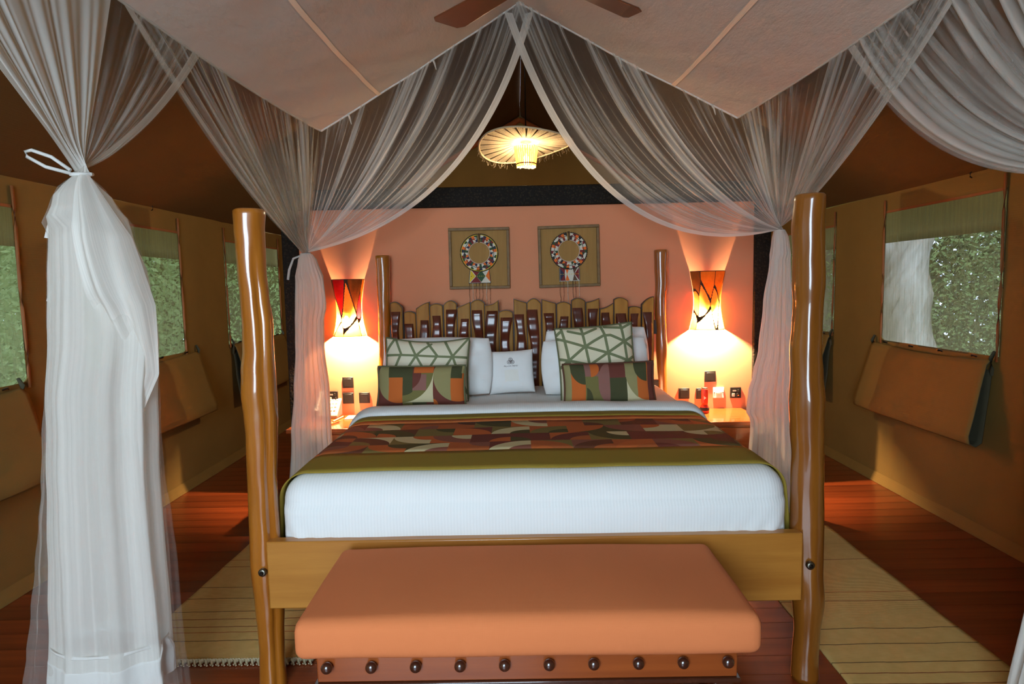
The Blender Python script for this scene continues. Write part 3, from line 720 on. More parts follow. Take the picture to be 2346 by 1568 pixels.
for i, (xa, xb, ya, ym, yb, kind) in enumerate(PL):
    A = un(xa + .7, ya, 'Y', 4.47); Mi = un((xa + xb) / 2, ym, 'Y', 4.47); B = un(xb - .7, yb, 'Y', 4.47)
    top = []
    for q in range(9):
        s = q / 8
        z = A.z * (1 - s) * (1 - 2 * s) + Mi.z * 4 * s * (1 - s) + B.z * s * (2 * s - 1)
        top.append((A.x + (B.x - A.x) * s, z))
    d = rnd.uniform(-.006, .006)
    poly = [(A.x, .42), (B.x, .42)] + top[::-1]
    pl = bevel(mk('plank', prism(poly, 4.47 + d, 4.51 + d), M['slat'], hb, False), .006, 2, 40)
    # darker rim on the sawn edges behind
    rim = [(A.x - .0035, .43), (B.x + .0035, .43)] + [(p[0] + .0035 * (2 * q / 8 - 1), p[1] + .004) for q, p in enumerate(top)][::-1]
    mk('dark_rim', prism(rim, 4.485 + d, 4.515 + d), M['slat_edge'], pl, False)
    w = B.x - A.x; zt = min(p[1] for p in top) - rnd.uniform(.02, .085); ph = rnd.uniform(0, 6); ph2 = rnd.uniform(0, 6)
    cx0 = (A.x + B.x) / 2 + rnd.uniform(-.006, .006); hw0 = w * rnd.uniform(.34, .40)
    fq = rnd.uniform(9, 14)
    def f(u, v):
        z = zt - (zt - .44) * v
        c = cx0 + w * .09 * math.sin(z * 13 + ph); hw = hw0 * (1 + .15 * math.sin(z * 15 + ph2))
        s = 2 * u - 1
        edge = 1 - abs(s) ** 10
        vv = min(1, v * 40)
        dep = .012 * edge * vv + (.006 * math.sin(z * fq * 2.4 + ph) + .004 * math.sin(z * fq * 5.3 + ph2) + .008) * edge * vv
        return (c + hw * s, 4.4705 + d - dep - .001, z)
    mk('inlay', grid(10, 70, f), M['inlay'], pl)
mk('cross_bar', box(-.95, 1.04, 4.51, 4.545, .62, .74), M['slat_edge'], hb, False)
mk('cross_bar', box(-.95, 1.04, 4.51, 4.545, 1.08, 1.18), M['slat_edge'], hb, False)

# ------------------------------------------------------------------ bedding
MX0, MX1, MY0, MY1, MZ0, MZ1, MR = -.925, 1.03, 2.285, 4.455, .402, .735, .10
def mdisp(p, n):
    p = Vector(p)
    if n.z > .3: p.z += .012 * (1 - ((p.x - .05) / 1.0) ** 2) * max(0, 1 - ((p.y - 3.4) / 1.1) ** 2)
    if n.y < -.5 and p.z < .62:
        k_ = max(0, (.62 - p.z) / .2)
        e = max(math.exp(-((p.x - MX0) / .22) ** 2), math.exp(-((p.x - MX1) / .28) ** 2))
        p.y += .010 * k_ * e * math.sin(p.x * 85 + (p.z - .5) * 55 * (1 if p.x < 0 else -1))
        p.y += .006 * k_ * nz(p.x * 4, p.z * 10)
        p.y += -.018 * math.sin(PI * min(1, max(0, (p.z - .42) / .3)))
    p += n * .004 * nz(p.x * 3, p.y * 3, p.z * 6)
    return p
tag(mk('mattress', rbox(MX0, MX1, MY0, MY1, MZ0, MZ1, MR, (90, 60, 22), mdisp), M['sheet']), 'thick mattress tightly covered in white striped sheet', 'mattress')
def mtop(x, y): return MZ1 + .012 * (1 - ((x - .05) / 1.0) ** 2) * max(0, 1 - ((y - 3.4) / 1.1) ** 2) + .004 * nz(x * 3, y * 3, MZ1 * 6)
def drape(y0, y1, off, drop, nu, nv, skew=0.0, puff=0.0, flare=.03):
    """cloth across the bed hanging over both sides"""
    Wd = MX1 - MX0; arc = PI / 2 * MR; side = drop
    L = 2 * side + 2 * arc + Wd - 2 * MR
    def f(u, v):
        s = u * L; r = MR + off
        yb = y0 + (y1 - y0) * v
        if s < side: x = MX0 - off - flare * (1 - s / side) * .6; z = MZ1 - MR - (side - s); k_ = -1
        elif s < side + arc: a = (s - side) / MR; x = MX0 + MR - r * math.cos(a); z = MZ1 - MR + r * math.sin(a); k_ = 0
        elif s < L - side - arc: x = MX0 + MR + (s - side - arc); z = MZ1 + off; k_ = 1
        elif s < L - side: a = (L - side - s) / MR; x = MX1 - MR + r * math.cos(a); z = MZ1 - MR + r * math.sin(a); k_ = 0
        else: x = MX1 + off + flare * ((s - (L - side)) / side) * .6; z = MZ1 - MR - (s - (L - side)); k_ = -1
        if k_ >= 0:
            z += (mtop(x, yb) - MZ1) * (1 if k_ else .5)
        yb += skew * (x - .05)
        if k_ < 0: x += .012 * math.sin(yb * 17) * (MZ1 - MR - z) * 4
        z += puff * math.sin(PI * v) ** .6 * (1 if k_ >= 0 else .3) * (1 + .3 * nz(x * 5, yb * 3))
        if k_ < 0: x += (-1 if x < 0 else 1) * puff * math.sin(PI * v) ** .6 * .5
        return (x, yb, z)
    g = grid(nu, nv, f)
    return g
rn = empty('bed_runner', (BX, 2.9, MZ1))
tag(rn, 'patterned bed runner with olive borders laid across the bed', 'bed runner')
SK = .012
def part_runner(name, y0, y1, m, nv, off=.006):
    o = mk(name, drape(y0, y1, off, .24, 150, nv, SK), m, rn); s = o.modifiers.new('thick', 'SOLIDIFY'); s.thickness = .004; s.offset = 1
part_runner('olive_border', 2.35, 2.60, M['olive'], 6, .0075)
part_runner('printed_panel', 2.60, 3.15, M['retro_runner'], 10)
part_runner('orange_band', 3.15, 3.235, M['orange_cloth'], 2)
part_runner('olive_border', 3.235, 3.37, M['olive'], 3, .0075)
o = mk('folded_sheet', drape(3.345, 3.53, .010, .20, 150, 10, SK, .028), M['sheet']); s = o.modifiers.new('thick', 'SOLIDIFY'); s.thickness = .01; s.offset = 1
tag(o, 'white top sheet folded back between the runner and the cushions', 'sheet')

# ------------------------------------------------------------------ pillows and cushions
def cushion_fn(w, h, t, pinch=.05, pw=.5):
    def f(x, y, side=1):
        e = max(0.0, (1 - abs(x) ** 3.2)) * max(0.0, (1 - abs(y) ** 3.2))
        d = t / 2 * e ** pw
        return Vector((x * w / 2 * (1 - pinch * (1 - y * y)), y * h / 2 * (1 - pinch * (1 - x * x)), side * d))
    return f
def cushion(name, bottom, w, h, t, mat, lean, label, cat, rollz=0, yaw=0, group=None, piping=None, pinch=.05, seed=0, wr=.006, droop=0, corner=.0):
    f = cushion_fn(w, h, t, pinch)
    R = Matrix.Rotation(math.radians(yaw), 3, 'Z') @ Matrix.Rotation(math.radians(-lean), 3, 'X')
    def place(p):          # local: x right, y up, z towards the camera
        a = math.radians(rollz); x = p.x * math.cos(a) - p.y * math.sin(a); y = p.x * math.sin(a) + p.y * math.cos(a)
        return Vector(bottom) + R @ Vector((x, -p.z, y + h / 2))
    n = 36; V, F, UV = [], [], []
    for side in (1, -1):
        o0 = len(V)
        for j in range(n + 1):
            for i in range(n + 1):
                x, y = math.sin((i / n - .5) * PI), math.sin((j / n - .5) * PI)
                p = f(x, y, side); e = (1 - x ** 4) * (1 - y ** 4)
                p.z += side * wr * nz(x * 2.2 + seed, y * 2.2, seed) * e + side * wr * .6 * nz(x * 6 + seed, y * 5, seed + 3) * e
                p.y -= droop * (1 - x * x) * max(0, y)
                k_ = 1 - corner * x * x * y * y; p.x *= k_; p.y *= k_
                V.append(tuple(place(p))); UV.append(((x + 1) / 2, (y + 1) / 2))
        for j in range(n):
            for i in range(n):
                a = o0 + j * (n + 1) + i
                F.append((a, a + 1, a + n + 2, a + n + 1) if side == 1 else (a, a + n + 1, a + n + 2, a + 1))
    t_ = empty(name, bottom) if piping else None
    o = mk('cover' if piping else name, (V, F, UV), mat, t_)
    if piping:
        pts = []
        for q in range(80):
            a = q / 80 * 4; k_ = int(a); fr = (a - k_) * 2 - 1
            x, y = ((fr, -1), (1, fr), (-fr, 1), (-1, -fr))[k_]
            p = f(x, y, 1); p.z = 0; p.y -= droop * (1 - x * x) * max(0, y)
            pts.append(place(p * 1.008))
        mk('piping', tube(pts + [pts[0]], .007, 8, False), piping, t_)
        o = t_
    tag(o, label, cat, group)
    return place, f, o
B_ = MZ1 + .012
def cu(px0, px1, py0, py1, Y):
    a = un(px0, py1, 'Y', Y); b = un(px1, py0, 'Y', Y); return (a.x + b.x) / 2, b.x - a.x, a.z, b.z
cushion('bed_pillow', (-.515, 3.96, B_), .70, .385, .16, M['pillow'], 14, 'plump white bed pillow behind the left cushions', 'pillow', 0, 0, 'white pillows', None, -.005, 2, .02, 0, .06)
cushion('bed_pillow', (.535, 4.13, B_), .70, .415, .15, M['pillow'], 8, 'rear white bed pillow nearest the headboard on the right', 'pillow', 1.5, 0, 'white pillows', None, -.005, 5, .02, 0, .06)
cushion('bed_pillow', (.500, 3.94, B_), .69, .365, .15, M['pillow'], 12, 'front white bed pillow just behind the right cushions', 'pillow', 1.5, 0, 'white pillows', None, -.005, 8, .02, 0, .06)
plc, pfn, pmn = cushion('small_pillow', (-.042, 4.02, B_), .30, .285, .11, M['pillow'], 15, 'small square white pillow with printed logo standing mid-bed', 'pillow', 2.5, 0, None, None, .04, 11, .004)
cushion('trellis_cushion', (-.565, 3.79, B_), .52, .395, .13, M['trellis_a'], 13, 'wide cream cushion with sage green lattice on the left', 'cushion', -1.5, 0, 'lattice cushions', M['pipe_green'], .045, 21, .006, .02)
cushion('trellis_cushion', (.490, 3.76, B_ + .0), .475, .455, .14, M['trellis_b'], 13, 'taller cream lattice cushion with vertical lines on the right', 'cushion', 4, 0, 'lattice cushions', M['pipe_green'], .045, 31, .006)
cushion('print_cushion', (-.572, 3.61, B_ + .004), .52, .238, .12, M['retro_a'], 14, 'flat retro-print cushion with green piping on the left', 'cushion', -.3, 0, 'retro print cushions', M['pipe_green'], .035, 41, .005)
cushion('print_cushion', (.533, 3.57, B_ + .004), .53, .240, .12, M['retro_b'], 14, 'flat retro-print cushion with brown piping on the right', 'cushion', 1, 0, 'retro print cushions', M['pipe_brown'], .035, 51, .005)
# printed wording, emblem and pocket on the small pillow
def on_pillow(x, y, lift=.0022):
    p = pfn(x, y, 1); p.z += lift + .003 * 0; e = (1 - x ** 4) * (1 - y ** 4)
    p.z += .004 * nz(x * 2.2 + 11, y * 2.2, 11) * e + .0024 * nz(x * 6 + 11, y * 5, 14) * e
    return plc(p)
M['ink'] = plain('brown_ink', rgb(96, 64, 58), 0.8)
cv = bpy.data.curves.new('lettering', 'FONT'); cv.body = 'PILLOW MENU'; cv.size = 1; cv.align_x = 'CENTER'; cv.align_y = 'CENTER'; cv.resolution_u = 2
tmp = bpy.data.objects.new('tmp', cv); COL.objects.link(tmp)
dg = bpy.context.evaluated_depsgraph_get(); me = tmp.evaluated_get(dg).to_mesh()
xs = [v.co.x for v in me.vertices]; wd = max(xs) - min(xs)
V = [tuple(on_pillow(v.co.x / wd * .62, .22 + v.co.y / wd * .62)) for v in me.vertices]; F = [tuple(p.vertices) for p in me.polygons]
bpy.data.objects.remove(tmp)
mk('lettering', (V, F), M['ink'], pmn, False)
for q in range(3):
    a = PI / 2 + q * 2 * PI / 3; cx, cy = .0 + .085 * math.cos(a), .45 + .085 * math.sin(a)
    pts = [on_pillow(cx + .085 * math.cos(b), cy + .085 * math.sin(b), .003) for b in [i * PI / 12 for i in range(25)]]
    mk('emblem_ring', tube(pts, .0013, 6), M['ink'], pmn)
    pts = [on_pillow(cx + .035 * math.cos(b), cy + .035 * math.sin(b), .003) for b in [i * PI / 6 for i in range(13)]]
    mk('emblem_dot', tube(pts, .0012, 6), M['ink'], pmn)
mk('label_patch', grid(12, 10, lambda u, v: on_pillow(-.3 + .62 * u, -.5 + .55 * v, .003)), M['paper'], pmn)

# ------------------------------------------------------------------ bench
bn = empty('bench', (.012, 1.92, FL)); tag(bn, 'low bench with coral cushion top and studded wooden apron before the bed', 'bench')
def bdisp(p, n):
    p = Vector(p)
    cx, cy = (p.x - .0125) / .667, (p.y - 1.925) / .255
    if n.z > .1: p.z += .018 * max(0, 1 - cx ** 2) * max(0, 1 - cy ** 2) ** .6
    p += n * .003 * nz(p.x * 3, p.y * 3, p.z * 3)
    if n.y < -.5: p.y -= .008 * math.sin(PI * min(1, max(0, (p.z - .39) / .12)))
    return p
mk('seat_cushion', rbox(-.655, .68, 1.668, 2.185, .39, .512, .032, (60, 30, 12), bdisp), M['coral'], bn)
bevel(mk('apron', box(-.606, .625, 1.72, 1.745, .298, .392), M['bench_wood'], bn, False), .004)
bevel(mk('apron', box(-.606, .625, 2.11, 2.135, .298, .392), M['bench_wood'], bn, False), .004)
for x0, x1 in ((-.606, -.58), (.599, .625)): bevel(mk('apron', box(x0, x1, 1.745, 2.11, .298, .392), M['bench_wood'], bn, False), .004)
bevel(mk('ledge', box(-.615, .634, 1.712, 2.14, .284, .298), M['knob'], bn, False), .003)
kp = []
for i in range(10):
    x = -.572 + (.593 + .572) * i / 9
    mk('knob', lathe((x, 1.72, .352), [(.008, .0), (.0135, -.004), (.0172, -.011), (.0165, -.019), (.012, -.025), (.005, -.028)], 20, 'Y'), M['knob'], bn)
for x in (-.57, .589):
    for y in (1.75, 2.08):
        bevel(mk('leg', join(box(x - .028, x + .028, y - .02, y + .036, FL, .284)), M['knob'], bn, False), .005)

# ------------------------------------------------------------------ nightstands
def nightstand(x0, x1, label):
    t = empty('nightstand', ((x0 + x1) / 2, 4.38, FL))
    bevel(mk('table_top', box(x0, x1, 4.15, 4.615, .472, .50), M['table'], t, False), .004)
    bevel(mk('cabinet', box(x0 + .03, x1 - .03, 4.18, 4.60, FL, .472), M['table'], t, False), .004)
    d = bevel(mk('drawer_front', box(x0 + .045, x1 - .045, 4.163, 4.18, .30, .455), M['table'], t, False), .004)
    mk('knob', lathe(((x0 + x1) / 2, 4.163, .38), [(.006, 0), (.006, -.01), (.014, -.016), (.014, -.024), (.006, -.03)], 16, 'Y'), M['dark_metal'], d)
    d = bevel(mk('door', box(x0 + .045, x1 - .045, 4.163, 4.18, -.03, .285), M['table'], t, False), .004)
    mk('knob', lathe((x0 + .10, 4.163, .15), [(.006, 0), (.006, -.01), (.014, -.016), (.014, -.024), (.006, -.03)], 16, 'Y'), M['dark_metal'], d)
    tag(t, label, 'nightstand')
nightstand(-1.592, -1.06, 'glossy orange wood nightstand left of the bed behind the net')
nightstand(1.12, 1.68, 'glossy orange wood nightstand right of the bed with red torch')
# wall lamps of stitched hide
def sconce(cx, z0, z1, w, seeds, label, energy):
    t = empty('wall_lamp', (cx, YH - .10, z0))
    H = z1 - z0; yc = YH - .02
    def rad(v):                      # waist above the middle
        return w / 2 * (1 - .24 * math.sin(PI * min(1, max(0, v)) ** .9) ** 1.2)
    NU, NV = 90, 84
    pan = {i: ([], []) for i in range(len(seeds))}; seam = ([], [])
    def P(u, v):
        a = PI * (1 - u); r = rad(v)
        return (cx + r * math.cos(a), YH - .0015 - .95 * r * math.sin(a), z0 + H * v)
    def near(u, v):
        ds = sorted((((u - s[0]) / s[2]) ** 2 + ((v - s[1]) / s[3]) ** 2, i) for i, s in enumerate(seeds))
        return ds[0][1], math.sqrt(ds[1][0]) - math.sqrt(ds[0][0])
    for j in range(NV):
        for i in range(NU):
            k_, dd = near((i + .5) / NU, (j + .5) / NV)
            tgt = seam if (dd < .055 or j == 0 or j == NV - 1) else pan[k_]
            n = len(tgt[0])
            tgt[0].extend([P(i / NU, j / NV), P((i + 1) / NU, j / NV), P((i + 1) / NU, (j + 1) / NV), P(i / NU, (j + 1) / NV)])
            tgt[1].append((n, n + 1, n + 2, n + 3))
    for i, s in enumerate(seeds):
        if pan[i][1]: mk('hide_panel', pan[i], M[s[4]], t)
    o = mk('stitching', seam, M['seam_dark'], t)
    sp = empty('bulb_holder', (cx, yc - .055, z0 + .10), t)
    mk('socket', tube([(cx, YH, z0 + .20), (cx, yc - .055, z0 + .20), (cx, yc - .055, z0 + .165)], .012, 10), M['dark_metal'], sp)
    mk('bulb', lathe((cx, yc - .055, z0 + .165), [(.010, .006), (.014, -.006), (.022, -.022), (.024, -.036), (.018, -.05), (.005, -.058)], 16), M['bulb'], sp)
    L = bpy.data.lights.new('wall_lamp_light', 'POINT'); L.energy = energy; L.color = (1.0, 0.72, 0.42); L.shadow_soft_size = .016
    lo = bpy.data.objects.new('wall_lamp_light', L); COL.objects.link(lo); lo.parent = t; lo.location = Vector((cx, YH - .07, z0 + .085)) - ORG[t]
    tag(t, label, 'wall lamp')
SEED_L = [(.08, .9, .3, .6, 'skin_brown'), (.33, .78, .35, .9, 'skin_red'), (.74, .86, .35, .8, 'skin_brown'), (.95, .80, .2, .8, 'skin_amber'), (.22, .30, .3, .9, 'skin_gold'), (.56, .40, .35, 1.0, 'skin_gold'), (.62, .06, .4, .6, 'skin_amber'), (.30, .03, .35, .5, 'skin_amber'), (.88, .50, .2, .7, 'skin_red'), (.92, .15, .25, .7, 'skin_gold'), (.06, .3, .2, .8, 'skin_amber')]
SEED_R = [(.15, .88, .3, .7, 'skin_brown'), (.42, .86, .3, .9, 'skin_amber'), (.70, .86, .3, .8, 'skin_amber'), (.93, .88, .2, .7, 'skin_brown'), (.12, .46, .22, .7, 'skin_orange'), (.35, .45, .3, .9, 'skin_gold'), (.62, .40, .25, .8, 'skin_gold'), (.88, .48, .22, 1.0, 'skin_gold'), (.40, .10, .35, .7, 'skin_gold'), (.75, .10, .3, .7, 'skin_gold'), (.10, .12, .2, .7, 'skin_amber')]
sconce(-1.247, 1.100, 1.522, .245, SEED_L, 'hourglass wall lamp of stitched hide with crimson patch on the left', 190.0)
sconce(1.415, 1.099, 1.530, .256, SEED_R, 'hourglass wall lamp of golden hide patches on the right', 220.0)

# switches and sockets
def plate(px, py, kind, label, grp, w=.082):
    p = un(px, py, 'Y', YH - .006); t = empty('wall_switch', (p.x, YH, p.z - w / 2))
    m = M['white_plastic'] if kind == 'dimmer' else M['switch']
    bevel(mk('plate', box(p.x - w / 2, p.x + w / 2, YH - .010, YH, p.z - w / 2, p.z + w / 2), m, t, False), .003, 2)
    if kind == 'rocker':
        bevel(mk('rocker', box(p.x - .028, p.x + .028, YH - .014, YH - .0095, p.z - .03, p.z + .03), m, t, False), .003, 2)
    elif kind == 'dimmer':
        mk('dial', lathe((p.x, YH - .009, p.z + .002), [(.021, 0), (.021, -.012), (.017, -.02), (.006, -.021)], 24, 'Y'), m, t)
        for s in (-1, 1): mk('screw', lathe((p.x + s * .032, YH - .0095, p.z), [(.004, 0), (.004, -.002), (.002, -.003)], 10, 'Y'), M['dark_metal'], t)
    else:
        for s in (-1, 1): bevel(mk('button', box(p.x + s * .018 - .011, p.x + s * .018 + .011, YH - .0155, YH - .0095, p.z - .03, p.z - .004), M['grey_plastic'] if s < 0 else m, t, False), .002)
        mk('socket_slot', box(p.x - .022, p.x + .004, YH - .0115, YH - .0095, p.z + .01, p.z + .02), M['grey_plastic'], t, False)
        bevel(mk('lever', box(p.x + .014, p.x + .024, YH - .02, YH - .0095, p.z + .006, p.z + .026), m, t, False), .002)
        if kind == 'led': mk('indicator', box(p.x + .014, p.x + .022, YH - .017, YH - .0152, p.z - .022, p.z - .016), M['led'], t, False)
    tag(t, label, 'switch', grp)
G1, G2 = 'switches over the left nightstand', 'switches over the right nightstand'
plate(797, 877, 'rocker', 'upper black square switch over the left nightstand', G1)
plate(798, 913, 'rocker', 'black switch in the lower row directly below the upper left one', G1)
plate(835, 912, 'rocker', 'black switch nearest the bed in the lower left row', G1)
plate(762, 909, 'socket', 'black socket beside the net in the lower left row', G1)
plate(1627, 863, 'rocker', 'upper black square switch over the right nightstand', G2)
plate(1567, 902, 'rocker', 'black switch nearest the bed in the lower right row', G2)
plate(1607, 902, 'rocker', 'black switch partly behind the red torch', G2)
plate(1646, 900, 'dimmer', 'white square dimmer with round dial beside the torch', G2)
plate(1685, 900, 'led', 'black socket with red light at the right end of the row', G2)
# torch on the right nightstand
p = un(1614, 945, 'Z', .502); t = empty('torch', (p.x, p.y, .50)); tag(t, 'red torch standing on end on the right nightstand', 'torch')
mk('body', lathe((p.x, p.y, .5), [(.022, .058), (.0235, .075), (.024, .12), (.0245, .17), (.023, .178)], 24), M['torch_red'], t)
mk('head', lathe((p.x, p.y, .5), [(.031, .0), (.032, .006), (.032, .034), (.029, .044), (.022, .06)], 24), M['torch_red'], t)
mk('rubber_ring', lathe((p.x, p.y, .5), [(.033, .018), (.0335, .022), (.0335, .034), (.031, .04)], 24), M['black_rubber'], t)
mk('tail_cap', lathe((p.x, p.y, .5), [(.023, .178), (.022, .184), (.010, .186)], 24), M['black_rubber'], t)
mk('arrow_mark', prism([(p.x - .012, .5 + .125), (p.x + .004, .5 + .112), (p.x - .012, .5 + .10)], p.y - .0262, p.y - .0235), M['paper'], t, False)
# left nightstand: telephone, notepad, pens
p = un(752, 955, 'Z', .505); t = empty('telephone', (p.x, p.y, .5)); tag(t, 'grey desk telephone behind the net on the left nightstand', 'telephone')
def wedge(x0, x1, y0, y1, za, zb, z0):
    v = [(x0, y0, z0), (x1, y0, z0), (x1, y1, z0), (x0, y1, z0), (x0, y0, za), (x1, y0, za), (x1, y1, zb), (x0, y1, zb)]
    return v, [(0, 3, 2, 1), (4, 5, 6, 7), (0, 1, 5, 4), (1, 2, 6, 5), (2, 3, 7, 6), (3, 0, 4, 7)]
bevel(mk('base', wedge(p.x - .10, p.x + .085, p.y - .06, p.y + .09, .525, .64, .5005), M['grey_plastic'], t, False), .006)
for i in range(3):
    for j in range(4):
        y = p.y - .03 + j * .028; z = .525 + .115 * (y - p.y + .06) / .15
        bevel(mk('key', box(p.x + .0 + i * .024, p.x + .016 + i * .024, y, y + .016, z, z + .012), M['white_plastic'], t, False), .002)
mk('handset', tube([(p.x - .065, p.y - .07, .556), (p.x - .065, p.y - .05, .577), (p.x - .065, p.y + .015, .625), (p.x - .065, p.y + .08, .668), (p.x - .065, p.y + .10, .662)], [.018, .022, .016, .022, .018], 12), M['grey_plastic'], t)
p = un(808, 957, 'Z', .504)
nt = tag(bevel(mk('notepad', box(p.x - .045, p.x + .045, p.y - .06, p.y + .06, .5005, .508), M['paper'], smooth=False), .001), 'small white notepad on the left nightstand', 'notepad')
for (a, b, lb, m) in (((763, 966), (790, 953), 'pale pen lying by the telephone on the left nightstand', 'fringe'), ((758, 972), (779, 966), 'orange pencil nearest the front of the left nightstand', 'orange_cloth')):
    A = un(a[0], a[1], 'Z', .5065); B = un(b[0], b[1], 'Z', .5065); t = empty('pen', A)
    A.z = B.z = .5065
    mk('barrel', tube([A, A.lerp(B, .85)], .0055, 10), M[m], t); mk('tip', tube([A.lerp(B, .85), B], [.0055, .0015], 10), M['dark_metal'], t)
    tag(t, lb, 'pen')

# ------------------------------------------------------------------ framed bead collars
def picture(cx, cz, sz, tilt, style, label):
    t = empty('framed_collar', (cx, YH - .03, cz - sz / 2)); ca, sa = math.cos(tilt), math.sin(tilt)
    def R(x, z): return (cx + x * ca - z * sa, cz + x * sa + z * ca)
    h = sz / 2; fw = .021
    def rect(x0, x1, z0, z1, y0, y1): return prism([R(x0, z0), R(x1, z0), R(x1, z1), R(x0, z1)], y0, y1)
    mk('backing_panel', rect(-h + .005, h - .005, -h + .005, h - .005, YH - .016, YH - .002), M['panel'], t, False)
    for (x0, x1, z0, z1) in ((-h, h, h - fw, h), (-h, h, -h, -h + fw), (-h, -h + fw, -h + fw, h - fw), (h - fw, h, -h + fw, h - fw)):
        bevel(mk('frame_bar', rect(x0, x1, z0, z1, YH - .034, YH - .002), M['frame_wood'], t, False), .003)
    oz = .04; yo = YH - .026; ri, ro = .080, .135
    seq = (['b_white', 'b_navy', 'b_orange', 'b_green', 'b_red', 'b_white', 'b_navy', 'b_orange', 'b_white', 'b_green'] if style == 0 else
           ['b_white', 'b_red', 'b_orange', 'b_black', 'b_white', 'b_red', 'b_white', 'b_orange', 'b_green', 'b_white'])
    ms = sorted(set(seq) | {'b_black', 'b_white', 'b_yellow', 'b_red'}); mats = [M[q] for q in ms]
    V, F, fm = [], [], []
    N = 34
    def ring(a, r): return (oz, a, r)
    def pt(r, a, y): x, z = R(r * math.sin(a), oz + r * math.cos(a)); return (x, y, z)
    def quad(r0, r1, r2, r3, a0, a1, m, y=yo):
        n = len(V); V.extend([pt(r0, a0, y), pt(r1, a0, y), pt(r2, a1, y), pt(r3, a1, y), pt(r0, a0, YH - .015), pt(r1, a0, YH - .015), pt(r2, a1, YH - .015), pt(r3, a1, YH - .015)])
        for q in ((0, 1, 2, 3), (1, 5, 6, 2), (0, 3, 7, 4), (0, 4, 5, 1), (3, 2, 6, 7)): F.append(tuple(n + i for i in q)); fm.append(ms.index(m))
    a0 = .10; rm = (ri + ro) / 2
    for i in range(N):
        b0 = a0 + (2 * PI - 2 * a0) * i / N; b1 = a0 + (2 * PI - 2 * a0) * (i + 1) / N
        m = seq[i % 10]; m2 = seq[(i + 3) % 10]
        w0, w1 = (.012, .002) if i % 2 else (.002, .012)
        quad(ri + .003, rm - w0, rm - w1, ri + .003, b0, b1, m2)
        quad(rm + w0, ro - .005, ro - .005, rm + w1, b0, b1, m)
        quad(rm - w0, rm + w0, rm + w1, rm - w1, b0, b1, seq[(i * 3 + 1) % 10], yo - .001)
        quad(rm - .002, rm + .002, rm + .002, rm - .002, b0, b1, 'b_black', yo - .002)
        quad(ri - .003, ri, ri, ri - .003, b0, b1, 'b_white', yo - .001); quad(ri, ri + .003, ri + .003, ri, b0, b1, 'b_red', yo - .001)
        quad(ro - .005, ro, ro, ro - .005, b0, b1, 'b_yellow' if style == 0 else 'b_black', yo - .001)
    mk('bead_collar', (V, F), mats, t, False, fm=fm)
    # edging
    rim = [pt(ro + .002, .06 + (2 * PI - .12) * i / 60, yo) for i in range(61)]
    if style == 0: mk('collar_rim', tube(rim, .0035, 8), M['b_black'], t)
    else:
        parts = [lathe((q[0], q[1], q[2]), [(.0005, -.003), (.003, 0), (.0005, .003)], 6, 'Y') for q in rim]
        mk('rim_beads', join(*parts), M['b_black'], t)
    mk('clasp', tube([pt(ri - .004, 0, yo - .002), pt(rm, .03, yo - .004), pt(ro + .006, 0, yo - .002)], .005, 8), M['b_brown'], t)
    # bead panel hanging below
    zt, zb = oz - ro + .012, oz - ro - .082; wt, wb = .066, .077
    if style: wt = wb = .07
    cols = (['b_yellow', 'b_red', 'b_green', 'b_white', 'b_orange'] if style == 0 else ['b_red', 'b_navy', 'b_orange', 'b_white', 'b_brown', 'b_red'])
    ms = sorted(set(cols) | {'b_black', 'b_white', 'b_yellow'}); V, F, fm = [], [], []
    def tri(pts, m, y):
        n = len(V); k_ = len(pts)
        for (x, z) in pts: q = R(x, z); V.append((q[0], y, q[1]))
        for (x, z) in pts: q = R(x, z); V.append((q[0], y + .006, q[1]))
        F.append(tuple(n + i for i in range(k_))); fm.append(ms.index(m))
        for i in range(k_): F.append((n + i, n + k_ + i, n + k_ + (i + 1) % k_, n + (i + 1) % k_)); fm.append(ms.index(m))
    tri([(-wt - .006, zt), (-wb - .006, zb - .006), (wb + .006, zb - .006), (wt + .006, zt)], 'b_black', yo + .002)
    tri([(-wt - .002, zt), (-wb - .002, zb - .002), (wb + .002, zb - .002), (wt + .002, zt)], 'b_white', yo + .0012)
    zm = (zt + zb) / 2
    if style == 0:
        X = [-.068, -.03, .0, .035, .068]
        tri([(-.066, zt), (-.076, zb), (-.032, zm)], 'b_yellow', yo); tri([(-.06, zt), (.012, zt), (-.026, zm)], 'b_red', yo)
        tri([(-.07, zb), (.012, zb), (-.026, zm)], 'b_red', yo); tri([(-.026, zm), (.012, zt - .004), (.042, zm), (.012, zb + .004)], 'b_green', yo - .0006)
        tri([(.07, zt), (.077, zb + .006), (.044, zm)], 'b_orange', yo)
    else:
        tri([(-.07, zt), (-.07, zb), (-.036, zm)], 'b_navy', yo); tri([(-.07, zt), (-.03, zt), (-.036, zm)], 'b_red', yo); tri([(-.07, zb), (-.03, zb), (-.036, zm)], 'b_red', yo)
        tri([(-.03, zt), (.0, zt), (-.018, zm)], 'b_orange', yo); tri([(-.03, zb), (.0, zb), (-.018, zm)], 'b_orange', yo)
        tri([(.004, zt), (.026, zm), (.004, zb), (-.016, zm)], 'b_white', yo - .0006)
        tri([(.024, zt), (.06, zt), (.034, zm)], 'b_brown', yo); tri([(.024, zb), (.06, zb), (.034, zm)], 'b_brown', yo); tri([(.07, zt), (.07, zb), (.036, zm)], 'b_red', yo)
    for i in range(9):
        x = -.062 + .0155 * i; tri([(x - .003, zm - .002), (x + .003, zm - .002), (x + .003, zm + .002), (x - .003, zm + .002)], 'b_yellow' if i != 0 or style else 'b_black', yo - .0012)
    if style:
        for i in range(13):
            x = -.072 + .012 * i; tri([(x - .003, zb - .006), (x + .003, zb - .006), (x + .003, zb - .001), (x - .003, zb - .001)], 'b_white', yo - .001)
